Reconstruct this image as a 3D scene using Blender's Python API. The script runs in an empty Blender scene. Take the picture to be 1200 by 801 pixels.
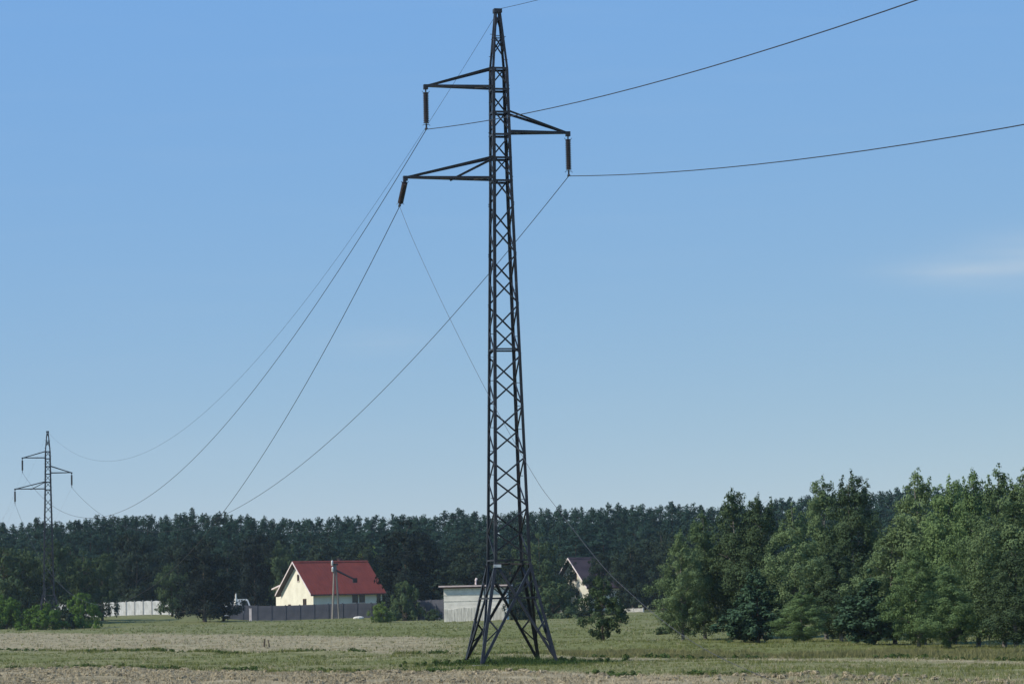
import bpy, math, random
import numpy as np
from mathutils import Vector, Matrix

# ------------------------------------------------------------------ camera, world, sun
S = bpy.context.scene
C = S.collection
EYE = np.array([0.0, 0.0, 2.7])
F = 3500.0                                   # focal length in photo pixels (1200 wide)
PITCH = math.atan(299.5 / F)
ROLL = math.radians(1.2)
_fw = np.array([0, math.cos(PITCH), math.sin(PITCH)])
_u0 = np.array([0, -math.sin(PITCH), math.cos(PITCH)])
_r0 = np.array([1.0, 0, 0])
_rt = math.cos(ROLL) * _r0 - math.sin(ROLL) * _u0
_up = math.cos(ROLL) * _u0 + math.sin(ROLL) * _r0
cam_data = bpy.data.cameras.new('camera')
cam = bpy.data.objects.new('camera', cam_data)
C.objects.link(cam)
cam_data.sensor_width = 36.0
cam_data.lens = 36.0 * F / 1200.0
cam_data.clip_start = 0.5
cam_data.clip_end = 9000.0
cam.matrix_world = Matrix(((_rt[0], _up[0], -_fw[0], EYE[0]), (_rt[1], _up[1], -_fw[1], EYE[1]),
                           (_rt[2], _up[2], -_fw[2], EYE[2]), (0, 0, 0, 1)))
S.camera = cam

SUN_EL, SUN_AZ = math.radians(42), math.radians(249)      # azimuth clockwise from +Y
W = bpy.data.worlds.new('World')
S.world = W
W.use_nodes = True
wt = W.node_tree
wt.nodes.clear()
wo = wt.nodes.new('ShaderNodeOutputWorld')
bg = wt.nodes.new('ShaderNodeBackground')
sky = wt.nodes.new('ShaderNodeTexSky')
sky.sky_type = 'NISHITA'
sky.sun_disc = False
sky.sun_elevation = SUN_EL
sky.sun_rotation = SUN_AZ
sky.altitude = 5000
sky.air_density = 1.0
sky.dust_density = 0.2
sky.ozone_density = 3.0
bg.inputs['Strength'].default_value = 0.10
# thin cirrus, laid out by direction on the sky
wtc = wt.nodes.new('ShaderNodeTexCoord')
wsep = wt.nodes.new('ShaderNodeSeparateXYZ')
wt.links.new(wtc.outputs['Generated'], wsep.inputs[0])


def wmath(op, a, b=None, c=None):
    n = wt.nodes.new('ShaderNodeMath')
    n.operation = op
    for i, v in enumerate((a, b, c)):
        if v is None:
            continue
        if isinstance(v, (int, float)):
            n.inputs[i].default_value = v
        else:
            wt.links.new(v, n.inputs[i])
    return n.outputs[0]


wz = wmath('DIVIDE', wsep.outputs[2], wmath('MAXIMUM', wmath('ABSOLUTE', wsep.outputs[1]), 0.02))
wx = wmath('DIVIDE', wsep.outputs[0], wmath('MAXIMUM', wmath('ABSOLUTE', wsep.outputs[1]), 0.02))
wcomb = wt.nodes.new('ShaderNodeCombineXYZ')
wt.links.new(wmath('MULTIPLY', wx, 9.0), wcomb.inputs[0])
wt.links.new(wmath('MULTIPLY', wz, 95.0), wcomb.inputs[1])
wn = wt.nodes.new('ShaderNodeTexNoise')
wn.inputs['Scale'].default_value = 1.3
wn.inputs['Detail'].default_value = 5
wt.links.new(wcomb.outputs[0], wn.inputs['Vector'])


def blob(cx, cz, sx, sz):
    ex = wmath('POWER', wmath('DIVIDE', wmath('SUBTRACT', wx, cx), sx), 2.0)
    ez = wmath('POWER', wmath('DIVIDE', wmath('SUBTRACT', wz, cz), sz), 2.0)
    return wmath('POWER', 2.718, wmath('MULTIPLY', wmath('ADD', ex, ez), -1.0))


cl = wmath('ADD', wmath('ADD', wmath('MULTIPLY', blob(0.182, 0.1100, 0.034, 0.0088), 1.9), wmath('MULTIPLY', blob(0.150, 0.1066, 0.026, 0.0046), 1.3)),
           wmath('ADD', wmath('MULTIPLY', blob(-0.046, 0.0865, 0.018, 0.0045), 0.8),
                 wmath('MULTIPLY', blob(-0.115, 0.052, 0.05, 0.006), 0.3)))
cl = wmath('MULTIPLY', cl, wmath('ADD', wmath('MULTIPLY', wn.outputs[0], 1.5), -0.25))
veil = wmath('MULTIPLY', wmath('MAXIMUM', wmath('SUBTRACT', wn.outputs[0], 0.52), 0.0), 0.35)
cl = wmath('MINIMUM', wmath('MULTIPLY', wmath('ADD', cl, veil), 0.34), 0.5)
front = wmath('GREATER_THAN', wsep.outputs[1], 0.0)
cl = wmath('MAXIMUM', wmath('MULTIPLY', cl, front), 0.0)
wmix = wt.nodes.new('ShaderNodeMix')
wmix.data_type = 'RGBA'
# the phone's rendering of the sky: even colour grade over the whole dome
wgr = wt.nodes.new('ShaderNodeVectorMath')
wgr.operation = 'MULTIPLY_ADD'
wgr.inputs[1].default_value = (0.84, 0.45, -0.18)
wgr.inputs[2].default_value = (0.93, 3.04, 8.15)
wt.links.new(sky.outputs[0], wgr.inputs[0])
wt.links.new(cl, wmix.inputs[0])
wt.links.new(wgr.outputs[0], wmix.inputs[6])
wmix.inputs[7].default_value = (5.3, 6.3, 7.3, 1)
wt.links.new(wmix.outputs[2], bg.inputs['Color'])
wt.links.new(bg.outputs[0], wo.inputs['Surface'])

sun_d = bpy.data.lights.new('sun', 'SUN')
sun = bpy.data.objects.new('sun', sun_d)
C.objects.link(sun)
sun_d.energy = 5.0
sun_d.angle = math.radians(0.5)
sun_d.color = (1.0, 0.92, 0.79)
_sd = Vector((math.sin(SUN_AZ) * math.cos(SUN_EL), math.cos(SUN_AZ) * math.cos(SUN_EL), math.sin(SUN_EL)))
sun.rotation_euler = _sd.to_track_quat('Z', 'Y').to_euler()

S.view_settings.view_transform = 'Standard'
S.view_settings.look = 'None'
S.view_settings.exposure = 0.0
S.view_settings.gamma = 1.0
S.render.engine = 'CYCLES'
S.cycles.use_denoising = True
S.cycles.max_bounces = 5
S.cycles.transparent_max_bounces = 4

rng = np.random.default_rng(7)
random.seed(7)


# ------------------------------------------------------------------ layout helpers
def ray(px, py):
    v = _fw + _rt * (px - 600) / F + _up * (400.5 - py) / F
    return v / v[1]


def at(px, py, d):
    return EYE + ray(px, py) * d


def sstep(a, b, x):
    t = np.clip((np.asarray(x, float) - a) / (b - a), 0, 1)
    return t * t * (3 - 2 * t)


def terrain(x, y):
    x = np.asarray(x, float)
    y = np.asarray(y, float)
    h = 0.95 * sstep(34, 56, -x) * sstep(385, 445, y) + 0.25 * sstep(330, 460, y)
    g = 1 - np.exp(-((x + 0.3) ** 2 + (y - 124) ** 2) / 49.0)
    h = h - 0.05 * (1 - g)
    h = h + g * 0.05 * np.sin(x * 0.31 + y * 0.11) + g * 0.04 * np.sin(y * 0.23 - x * 0.17 + 1.3)
    return h


def base(px, d):
    """ground point under the photo column px at distance d"""
    x = ray(px, 725)[0] * d
    return Vector((x, d, float(terrain(x, d))))


def height_to(px, py, d):
    """height above the ground of a thing at distance d whose top shows at py"""
    p = at(px, py, d)
    return float(p[2] - terrain(p[0], d))


# ------------------------------------------------------------------ object helpers
def empty(name, loc=(0, 0, 0), rz=0.0, parent=None):
    o = bpy.data.objects.new(name, None)
    C.objects.link(o)
    o.location = loc
    o.rotation_euler = (0, 0, rz)
    o.empty_display_size = 0.2
    o.parent = parent
    return o


def tag(o, label=None, cat=None, group=None, kind=None):
    for k, v in (('label', label), ('category', cat), ('group', group), ('kind', kind)):
        if v is not None:
            o[k] = v
    return o


def link(name, me, parent=None, loc=(0, 0, 0), rot=(0, 0, 0)):
    o = bpy.data.objects.new(name, me)
    C.objects.link(o)
    o.parent = parent
    o.location = loc
    o.rotation_euler = rot
    return o


def np_mesh(name, V, Fc, mat=None, smooth=False):
    """mesh from numpy arrays; Fc (M,k) all faces of the same size"""
    me = bpy.data.meshes.new(name)
    V = np.asarray(V, np.float32)
    Fc = np.asarray(Fc, np.int32)
    m, k = Fc.shape
    me.vertices.add(len(V))
    me.vertices.foreach_set('co', V.ravel())
    me.loops.add(m * k)
    me.loops.foreach_set('vertex_index', Fc.ravel())
    me.polygons.add(m)
    me.polygons.foreach_set('loop_start', np.arange(0, m * k, k, dtype=np.int32))
    me.polygons.foreach_set('loop_total', np.full(m, k, np.int32))
    if smooth:
        me.polygons.foreach_set('use_smooth', np.ones(m, bool))
    if mat:
        me.materials.append(mat)
    me.update(calc_edges=True)
    me.validate()
    return me


class MB:
    """collects boxes, bars, tubes and lathes into one mesh"""

    def __init__(self):
        self.v, self.f = [], []

    def add(self, vs, fs):
        n = len(self.v)
        self.v += [tuple(v) for v in vs]
        self.f += [tuple(i + n for i in f) for f in fs]

    def box(self, x0, x1, y0, y1, z0, z1):
        self.add([(x0, y0, z0), (x1, y0, z0), (x1, y1, z0), (x0, y1, z0), (x0, y0, z1), (x1, y0, z1), (x1, y1, z1), (x0, y1, z1)],
                 [(3, 2, 1, 0), (4, 5, 6, 7), (0, 1, 5, 4), (1, 2, 6, 5), (2, 3, 7, 6), (3, 0, 4, 7)])

    def prism(self, poly, off):
        """polygon (list of 3-D points) pushed along the vector off"""
        n = len(poly)
        off = Vector(off)
        a = [Vector(p) for p in poly]
        b = [p + off for p in a]
        self.add(a + b, [tuple(range(n))[::-1], tuple(range(n, 2 * n))] + [(i, (i + 1) % n, n + (i + 1) % n, n + i) for i in range(n)])

    def angle(self, p0, p1, w, t, e1, e2):
        """L-section steel angle from p0 to p1, flanges along e1 and e2"""
        p0, p1 = Vector(p0), Vector(p1)
        d = (p1 - p0).normalized()
        e1 = Vector(e1)
        e1 = (e1 - d * e1.dot(d)).normalized()
        e2 = Vector(e2)
        e2 = (e2 - d * e2.dot(d))
        e2 = (e2 - e1 * e2.dot(e1)).normalized()
        prof = [(0, 0), (w, 0), (w, t), (t, t), (t, w), (0, w)]
        self.prism([p0 + e1 * a + e2 * b for a, b in prof], p1 - p0)

    def tube(self, pts, rad, n=6, cap=True):
        pts = [Vector(p) for p in pts]
        if not hasattr(rad, '__len__'):
            rad = [rad] * len(pts)
        vs, fs = [], []
        for i, p in enumerate(pts):
            d = (pts[min(i + 1, len(pts) - 1)] - pts[max(i - 1, 0)]).normalized()
            a = d.cross(Vector((0, 0, 1)))
            if a.length < 1e-3:
                a = Vector((1, 0, 0))
            a.normalize()
            b = d.cross(a)
            for k in range(n):
                t = 2 * math.pi * k / n
                vs.append(p + (a * math.cos(t) + b * math.sin(t)) * rad[i])
        for i in range(len(pts) - 1):
            for k in range(n):
                fs.append((i * n + k, i * n + (k + 1) % n, (i + 1) * n + (k + 1) % n, (i + 1) * n + k))
        if cap:
            fs.append(tuple(range(n))[::-1])
            fs.append(tuple((len(pts) - 1) * n + k for k in range(n)))
        self.add(vs, fs)

    def mesh(self, name, mat):
        me = bpy.data.meshes.new(name)
        me.from_pydata(self.v, [], self.f)
        me.materials.append(mat)
        me.update()
        return me

    def build(self, name, mat, parent=None, smooth=False):
        me = self.mesh(name, mat)
        if smooth:
            for p in me.polygons:
                p.use_smooth = True
        return link(name, me, parent)


# ------------------------------------------------------------------ materials
def surf(name, c1, c2, scale=3.0, rough=0.7, bump=0.0, metallic=0.0, stretch=(1, 1, 1), detail=6, c3=None, spec=0.3):
    m = bpy.data.materials.new(name)
    m.use_nodes = True
    nt = m.node_tree
    b = nt.nodes['Principled BSDF']
    b.inputs['Roughness'].default_value = rough
    b.inputs['Metallic'].default_value = metallic
    b.inputs['Specular IOR Level'].default_value = spec
    tc = nt.nodes.new('ShaderNodeTexCoord')
    mp = nt.nodes.new('ShaderNodeMapping')
    mp.inputs['Scale'].default_value = stretch
    n = nt.nodes.new('ShaderNodeTexNoise')
    n.inputs['Scale'].default_value = scale
    n.inputs['Detail'].default_value = detail
    r = nt.nodes.new('ShaderNodeValToRGB')
    r.color_ramp.elements[0].position = 0.32
    r.color_ramp.elements[1].position = 0.68
    r.color_ramp.elements[0].color = (*c1, 1)
    r.color_ramp.elements[1].color = (*c2, 1)
    if c3:
        e = r.color_ramp.elements.new(0.78)
        e.color = (*c3, 1)
    nt.links.new(tc.outputs['Object'], mp.inputs[0])
    nt.links.new(mp.outputs[0], n.inputs['Vector'])
    nt.links.new(n.outputs[0], r.inputs[0])
    nt.links.new(r.outputs[0], b.inputs['Base Color'])
    if bump:
        bp = nt.nodes.new('ShaderNodeBump')
        bp.inputs['Strength'].default_value = bump
        bp.inputs['Distance'].default_value = 0.05
        nt.links.new(n.outputs[0], bp.inputs['Height'])
        nt.links.new(bp.outputs[0], b.inputs['Normal'])
    return m


def leafmat(name, dark, light, trans=0.25, rough=0.8, noise=0.5, spec=0.08):
    m = bpy.data.materials.new(name)
    m.use_nodes = True
    nt = m.node_tree
    b = nt.nodes['Principled BSDF']
    out = nt.nodes['Material Output']
    b.inputs['Roughness'].default_value = rough
    b.inputs['Specular IOR Level'].default_value = spec
    g = nt.nodes.new('ShaderNodeNewGeometry')
    oi = nt.nodes.new('ShaderNodeObjectInfo')
    tc = nt.nodes.new('ShaderNodeTexCoord')
    n = nt.nodes.new('ShaderNodeTexNoise')
    n.inputs['Scale'].default_value = noise
    n.inputs['Detail'].default_value = 3
    nt.links.new(tc.outputs['Object'], n.inputs['Vector'])

    def mth(op, a, c):
        k = nt.nodes.new('ShaderNodeMath')
        k.operation = op
        for i, v in enumerate((a, c)):
            if isinstance(v, (int, float)):
                k.inputs[i].default_value = v
            else:
                nt.links.new(v, k.inputs[i])
        return k.outputs[0]
    f = mth('ADD', mth('MULTIPLY', g.outputs['Random Per Island'], 0.35), mth('MULTIPLY', n.outputs[0], 0.6))
    f = mth('ADD', f, mth('MULTIPLY', mth('SUBTRACT', oi.outputs['Random'], 0.5), 0.3))
    mx = nt.nodes.new('ShaderNodeMix')
    mx.data_type = 'RGBA'
    nt.links.new(f, mx.inputs[0])
    mx.inputs[6].default_value = (*dark, 1)
    mx.inputs[7].default_value = (*light, 1)
    nt.links.new(mx.outputs[2], b.inputs['Base Color'])
    tr = nt.nodes.new('ShaderNodeBsdfTranslucent')
    nt.links.new(mx.outputs[2], tr.inputs['Color'])
    ms = nt.nodes.new('ShaderNodeMixShader')
    ms.inputs[0].default_value = trans
    nt.links.new(b.outputs[0], ms.inputs[1])
    nt.links.new(tr.outputs[0], ms.inputs[2])
    nt.links.new(ms.outputs[0], out.inputs['Surface'])
    return m


M = {}
M['steel'] = surf('weathered_steel_glints', (0.010, 0.010, 0.013), (0.028, 0.027, 0.030), 1.6, 0.48, 0.05, 0.0, c3=(0.10, 0.092, 0.085), spec=0.4)  # dark weathered steel; the palest ramp tone paints sunlit streaks
M['steel_far'] = surf('weathered_steel_hazed', (0.022, 0.025, 0.034), (0.045, 0.048, 0.056), 1.2, 0.7, spec=0.2)  # far pylon steel, distance haze put into the paler, bluer colour
M['wire'] = surf('conductor_metal', (0.018, 0.018, 0.022), (0.03, 0.03, 0.035), 4, 0.6, spec=0.2)
M['wire_sunlit'] = surf('sunlit_conductor_metal', (0.045, 0.045, 0.05), (0.075, 0.075, 0.08), 4, 0.6)  # same metal as the other wires, lightened as if catching the sun
M['porcelain'] = surf('dark_brown_porcelain', (0.022, 0.016, 0.018), (0.05, 0.035, 0.035), 6, 0.35, spec=0.4)
M['concrete'] = surf('old_concrete', (0.28, 0.27, 0.25), (0.42, 0.40, 0.37), 4, 0.9, 0.2)
M['white_panel'] = surf('weathered_white_panel', (0.50, 0.50, 0.46), (0.74, 0.73, 0.70), 1.6, 0.85, 0.15, stretch=(2.5, 2.5, 0.6))
M['white_post'] = surf('grey_white_post', (0.30, 0.30, 0.28), (0.50, 0.49, 0.46), 3, 0.85, 0.1)
M['dark_panel'] = surf('dark_slate_panel', (0.055, 0.059, 0.076), (0.085, 0.088, 0.108), 1.2, 0.8, 0.1)
M['cream'] = surf('cream_render', (0.64, 0.61, 0.49), (0.76, 0.73, 0.60), 0.8, 0.9, 0.1)
M['cream_dull'] = surf('pale_render', (0.50, 0.48, 0.40), (0.64, 0.61, 0.52), 0.8, 0.9, 0.1)
M['red_roof'] = surf('red_roof_sheet', (0.150, 0.026, 0.010), (0.200, 0.036, 0.014), 0.7, 0.5, stretch=(1, 1, 1))
M['dark_roof'] = surf('dark_brown_roof', (0.035, 0.022, 0.028), (0.06, 0.04, 0.045), 0.8, 0.7)
M['white_trim'] = surf('pinkish_white_trim', (0.62, 0.52, 0.50), (0.74, 0.66, 0.63), 2, 0.7)
M['dark_trim'] = surf('dark_gutter', (0.05, 0.02, 0.022), (0.08, 0.03, 0.03), 3, 0.5)
M['soffit'] = surf('dark_soffit_wood', (0.06, 0.045, 0.035), (0.10, 0.075, 0.06), 4, 0.8)
M['wframe'] = surf('window_frame_brown', (0.10, 0.06, 0.035), (0.15, 0.09, 0.05), 4, 0.6)
M['glass'] = surf('dark_window_glass', (0.012, 0.015, 0.02), (0.025, 0.03, 0.035), 1, 0.12, spec=0.5)
M['shed_white'] = surf('whitewashed_shed_wall', (0.60, 0.57, 0.50), (0.80, 0.76, 0.67), 0.9, 0.9, 0.1, stretch=(1, 1, 2.5))
M['shed_plank'] = surf('worn_white_plank', (0.42, 0.40, 0.34), (0.70, 0.67, 0.58), 2.5, 0.9, 0.1, stretch=(3, 3, 0.5))
M['shed_roof'] = surf('pinkish_sheet_roof', (0.46, 0.36, 0.34), (0.60, 0.50, 0.47), 1.5, 0.7)
M['wood'] = surf('grey_weathered_wood', (0.16, 0.14, 0.12), (0.30, 0.27, 0.23), 5, 0.85, 0.1, stretch=(4, 4, 0.4))
M['ceramic'] = surf('white_ceramic', (0.60, 0.60, 0.58), (0.75, 0.75, 0.72), 4, 0.3)
M['van_white'] = surf('white_van_paint', (0.70, 0.70, 0.70), (0.78, 0.78, 0.78), 1, 0.3, spec=0.5)
M['rubber'] = surf('black_rubber', (0.015, 0.015, 0.015), (0.03, 0.03, 0.03), 8, 0.85)
M['cloth'] = surf('pale_cloth', (0.60, 0.58, 0.52), (0.72, 0.70, 0.64), 3, 0.9)
M['stone'] = surf('pale_stone', (0.48, 0.46, 0.42), (0.66, 0.64, 0.58), 3, 0.9, 0.3)
M['bark'] = surf('brown_bark', (0.05, 0.04, 0.03), (0.12, 0.095, 0.07), 5, 0.95, 0.4, stretch=(3, 3, 0.5))
M['pine_bark'] = surf('dark_pine_bark', (0.025, 0.02, 0.018), (0.055, 0.042, 0.034), 5, 0.95, 0.4, stretch=(3, 3, 0.5))
M['birch_bark'] = surf('birch_bark', (0.05, 0.045, 0.04), (0.30, 0.28, 0.25), 3, 0.9, 0.2, stretch=(0.8, 0.8, 2.6))
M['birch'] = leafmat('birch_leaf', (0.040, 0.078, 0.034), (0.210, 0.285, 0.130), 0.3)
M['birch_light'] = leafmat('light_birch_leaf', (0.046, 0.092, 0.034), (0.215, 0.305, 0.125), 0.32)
M['birch_shaded'] = leafmat('shaded_birch_leaf', (0.022, 0.046, 0.024), (0.125, 0.175, 0.082), 0.24)  # birch leaf darkened to paint the shaded right sides and gaps
M['decid'] = leafmat('broad_leaf', (0.026, 0.050, 0.024), (0.10, 0.145, 0.062), 0.25, noise=0.3)
M['decid_light'] = leafmat('light_broad_leaf', (0.060, 0.105, 0.024), (0.20, 0.28, 0.075), 0.3, noise=0.4)
M['decid_dark'] = leafmat('dark_broad_leaf', (0.012, 0.024, 0.016), (0.040, 0.060, 0.034), 0.18, noise=0.3)
M['blackish'] = leafmat('blackish_leaf', (0.005, 0.010, 0.009), (0.019, 0.029, 0.021), 0.1, noise=0.3)
M['pine'] = leafmat('pine_needle', (0.011, 0.032, 0.026), (0.044, 0.088, 0.060), 0.12, noise=0.25)
M['pine_young'] = leafmat('young_pine_needle', (0.024, 0.056, 0.032), (0.085, 0.145, 0.080), 0.18, noise=0.5)
M['bush'] = leafmat('bush_leaf', (0.036, 0.080, 0.014), (0.145, 0.245, 0.05), 0.26, noise=0.5)
M['grass'] = leafmat('field_grass', (0.090, 0.112, 0.028), (0.210, 0.222, 0.075), 0.2, noise=0.06)
M['verge'] = leafmat('tall_verge_grass', (0.105, 0.115, 0.040), (0.26, 0.245, 0.115), 0.2, noise=0.1)
M['straw'] = leafmat('dry_straw', (0.20, 0.165, 0.095), (0.58, 0.50, 0.345), 0.1, noise=0.1)
M['weed'] = leafmat('weed_leaf', (0.030, 0.062, 0.016), (0.10, 0.15, 0.045), 0.25, noise=0.6)

# ------------------------------------------------------------------ ground: one sheet to the horizon
B1 = np.array([(-80, 205), (-45, 158), (-22.8, 131.8), (-0.25, 109.8), (8, 97), (14.7, 88), (40, 58)])      # stubble / grass edge
B2 = np.array([(-110, 325), (-34, 197), (-0.3, 140.4), (19, 113), (60, 60)])                              # furrow line
B3 = np.array([(-110, 460), (-58, 336), (-0.4, 199), (20, 160), (60, 80)])                                # far edge of the dry strip


def edge(Bd, x):
    return np.interp(x, Bd[:, 0], Bd[:, 1])


def vnoise(x, y, s, seed=0):
    """smooth value noise"""
    r = np.random.default_rng(seed)
    T = r.random((256, 256))
    x = np.asarray(x, float) / s
    y = np.asarray(y, float) / s
    xi, yi = np.floor(x).astype(int), np.floor(y).astype(int)
    fx, fy = x - xi, y - yi
    fx, fy = fx * fx * (3 - 2 * fx), fy * fy * (3 - 2 * fy)
    g = lambda a, b: T[a % 256, b % 256]
    return (g(xi, yi) * (1 - fx) + g(xi + 1, yi) * fx) * (1 - fy) + (g(xi, yi + 1) * (1 - fx) + g(xi + 1, yi + 1) * fx) * fy


def dryness(x, y):
    """0 = green grass, 1 = straw; follows the strips of the field"""
    n = (vnoise(x, y, 3.0, 1) - 0.5) * 3 + (vnoise(x, y, 0.9, 2) - 0.5) * 1.5
    w = 1.2
    d1 = 1 - sstep(-w, w, y - edge(B1, x) + n)                                    # near stubble
    right = sstep(4, 11, x)
    d1 = d1 * (1 - 0.55 * right)
    band = sstep(-1.5, 1.5, y - edge(B2, x) + n * .5) * (1 - sstep(-6, 6, y - edge(B3, x) + n * 3)) * (1 - sstep(-7, 0, x))
    path = np.exp(-((y - edge(B2, x) + 3.5) / 2.2) ** 2) * (0.35 + 0.45 * sstep(-4, 4, x))
    mid = 0.13 + 0.3 * (vnoise(x, y, 6.0, 5) - 0.4)
    far = 0.0 + 0.20 * vnoise(x, y * .6, 14.0, 6)
    g = np.where(y < edge(B2, x), mid, far)
    return np.clip(np.maximum.reduce([d1 * 0.95, band * 0.8, path, g]), 0, 1)


xs = np.concatenate([np.array([-3500, -2500, -1500, -700, -350, -200, -150]), np.arange(-120, 120.1, 0.9), np.array([150, 200, 350, 700, 1500, 2500, 3500])])
ys = np.concatenate([np.array([-1500, -800, -300, -100, 0, 40, 60, 70]), np.arange(76, 260, 0.8), np.arange(260, 560, 4.0), np.array([600, 700, 900, 1400, 2200, 3500])])
GX, GY = np.meshgrid(xs, ys)
GZ = terrain(GX, GY)
PYG = lambda x, y: 1 - 0.8 * np.exp(-((x + 0.3) ** 2 + (y - 124) ** 2) / 49.0)
clod = ((vnoise(GX, GY, 1.7, 11) - .5) * 0.14 + (vnoise(GX, GY, 5.0, 12) - .5) * 0.10) * PYG(GX, GY)
GZ = GZ + clod * sstep(70, 80, GY) * (1 - sstep(330, 520, GY)) * sstep(-125, -110, GX) * (1 - sstep(110, 125, GX))
nx, ny = len(xs), len(ys)
idx = np.arange(nx * ny).reshape(ny, nx)
quads = np.stack([idx[:-1, :-1], idx[:-1, 1:], idx[1:, 1:], idx[1:, :-1]], -1).reshape(-1, 4)
gm = bpy.data.materials.new('field_soil')
gm.use_nodes = True
nt = gm.node_tree
pb = nt.nodes['Principled BSDF']
pb.inputs['Roughness'].default_value = 0.95
pb.inputs['Specular IOR Level'].default_value = 0.1
att = nt.nodes.new('ShaderNodeAttribute')
att.attribute_name = 'dry'
tcn = nt.nodes.new('ShaderNodeTexCoord')
n1 = nt.nodes.new('ShaderNodeTexNoise')
n1.inputs['Scale'].default_value = 1.1
n1.inputs['Detail'].default_value = 8
nt.links.new(tcn.outputs['Object'], n1.inputs['Vector'])
ra = nt.nodes.new('ShaderNodeValToRGB')
ra.color_ramp.elements[0].position = .3
ra.color_ramp.elements[1].position = .7
ra.color_ramp.elements[0].color = (0.088, 0.102, 0.028, 1)
ra.color_ramp.elements[1].color = (0.155, 0.163, 0.058, 1)
rb = nt.nodes.new('ShaderNodeValToRGB')
rb.color_ramp.elements[0].position = .3
rb.color_ramp.elements[1].position = .7
rb.color_ramp.elements[0].color = (0.19, 0.158, 0.092, 1)
rb.color_ramp.elements[1].color = (0.37, 0.315, 0.205, 1)
nt.links.new(n1.outputs[0], ra.inputs[0])
nt.links.new(n1.outputs[0], rb.inputs[0])
mxg = nt.nodes.new('ShaderNodeMix')
mxg.data_type = 'RGBA'
nt.links.new(att.outputs['Fac'], mxg.inputs[0])
nt.links.new(ra.outputs[0], mxg.inputs[6])
nt.links.new(rb.outputs[0], mxg.inputs[7])
nt.links.new(mxg.outputs[2], pb.inputs['Base Color'])
bpn = nt.nodes.new('ShaderNodeBump')
bpn.inputs['Strength'].default_value = 0.5
bpn.inputs['Distance'].default_value = 0.1
nt.links.new(n1.outputs[0], bpn.inputs['Height'])
nt.links.new(bpn.outputs[0], pb.inputs['Normal'])
gme = np_mesh('field', np.stack([GX.ravel(), GY.ravel(), GZ.ravel()], 1), quads, gm, True)
a = gme.attributes.new('dry', 'FLOAT', 'POINT')
a.data.foreach_set('value', dryness(GX.ravel(), GY.ravel()).astype(np.float32))
field = link('field', gme)
tag(field, kind='structure')


def ground_z(x, y):
    z = terrain(x, y)
    return z + ((vnoise(x, y, 1.7, 11) - .5) * 0.14 + (vnoise(x, y, 5.0, 12) - .5) * 0.10) * PYG(np.asarray(x, float), np.asarray(y, float))


# ------------------------------------------------------------------ grass and straw
def blades(x, y, h, w, lean, n, seed, dirbias=0.0):
    """n single-triangle blades per tuft"""
    r = np.random.default_rng(seed)
    k = len(x)
    X = np.repeat(x, n) + r.normal(0, 1, k * n) * np.repeat(h, n) * 0.35
    Y = np.repeat(y, n) + r.normal(0, 1, k * n) * np.repeat(h, n) * 0.35
    H = np.repeat(h, n) * r.uniform(0.5, 1.15, k * n)
    Wd = np.repeat(w, n) * r.uniform(0.6, 1.3, k * n)
    Z = ground_z(X, Y) - 0.02
    az = r.uniform(0, 2 * np.pi, k * n)
    ln = r.uniform(0.1, 1.0, k * n) * lean * H
    la = r.uniform(0, 2 * np.pi, k * n)
    b1 = np.stack([X + np.cos(az) * Wd / 2, Y + np.sin(az) * Wd / 2, Z], 1)
    b2 = np.stack([X - np.cos(az) * Wd / 2, Y - np.sin(az) * Wd / 2, Z], 1)
    tp = np.stack([X + np.cos(la) * ln + dirbias * H, Y + np.sin(la) * ln, Z + H], 1)
    V = np.stack([b1, b2, tp], 1).reshape(-1, 3)
    return V, np.arange(len(V)).reshape(-1, 3)


def scatter(n, d0, d1, seed, half=0.20):
    """even on the picture: density falls with distance"""
    r = np.random.default_rng(seed)
    d = 1 / (1 / d0 + r.random(n) * (1 / d1 - 1 / d0))
    return r.uniform(-half, half, n) * d, d


def gobj(name, parts, mat, label, cat='grass'):
    V, Fc, o = [], [], 0
    for v, f in parts:
        V.append(v)
        Fc.append(f + o)
        o += len(v)
    ob = link(name, np_mesh(name, np.concatenate(V), np.concatenate(Fc), mat))
    tag(ob, label, cat, kind='stuff')
    return ob


sx, sy = scatter(62000, 78, 420, 21)
dr = dryness(sx, sy)
is_dry = rng.random(len(sx)) < np.clip(dr * 1.05 - 0.02, 0.05, 1)
clump = vnoise(sx, sy, 2.2, 31)
hh = np.where(is_dry, 0.07 + 0.09 * clump, 0.07 + 0.13 * clump) * (1 + 0.2 * (sy > 200))
ww = 0.022 * np.clip(sy / 110, 0.7, 3.0)
g_parts = [blades(sx[~is_dry], sy[~is_dry], hh[~is_dry], ww[~is_dry], 0.7, 5, 41)]
s_parts = [blades(sx[is_dry], sy[is_dry], hh[is_dry], ww[is_dry], 1.3, 5, 42)]
# rows of taller tufts along the two furrow lines, thin and broken
r = np.random.default_rng(50)
for Bd, xa, xb, n, h0, off in ((B2, -60, 2, 2600, 0.20, 0.2), (B1, -50, 9, 1800, 0.17, 0.3)):
    x = r.uniform(xa, xb, n)
    y = edge(Bd, x) + r.normal(off, 0.45, n)
    keep = vnoise(x, y * 0.3, 1.8, 60 + n) > 0.42
    x, y = x[keep], y[keep]
    g_parts.append(blades(x, y, h0 * r.uniform(0.6, 1.5, len(x)), np.full(len(x), 0.035), 0.6, 6, 51 + n))
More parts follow.
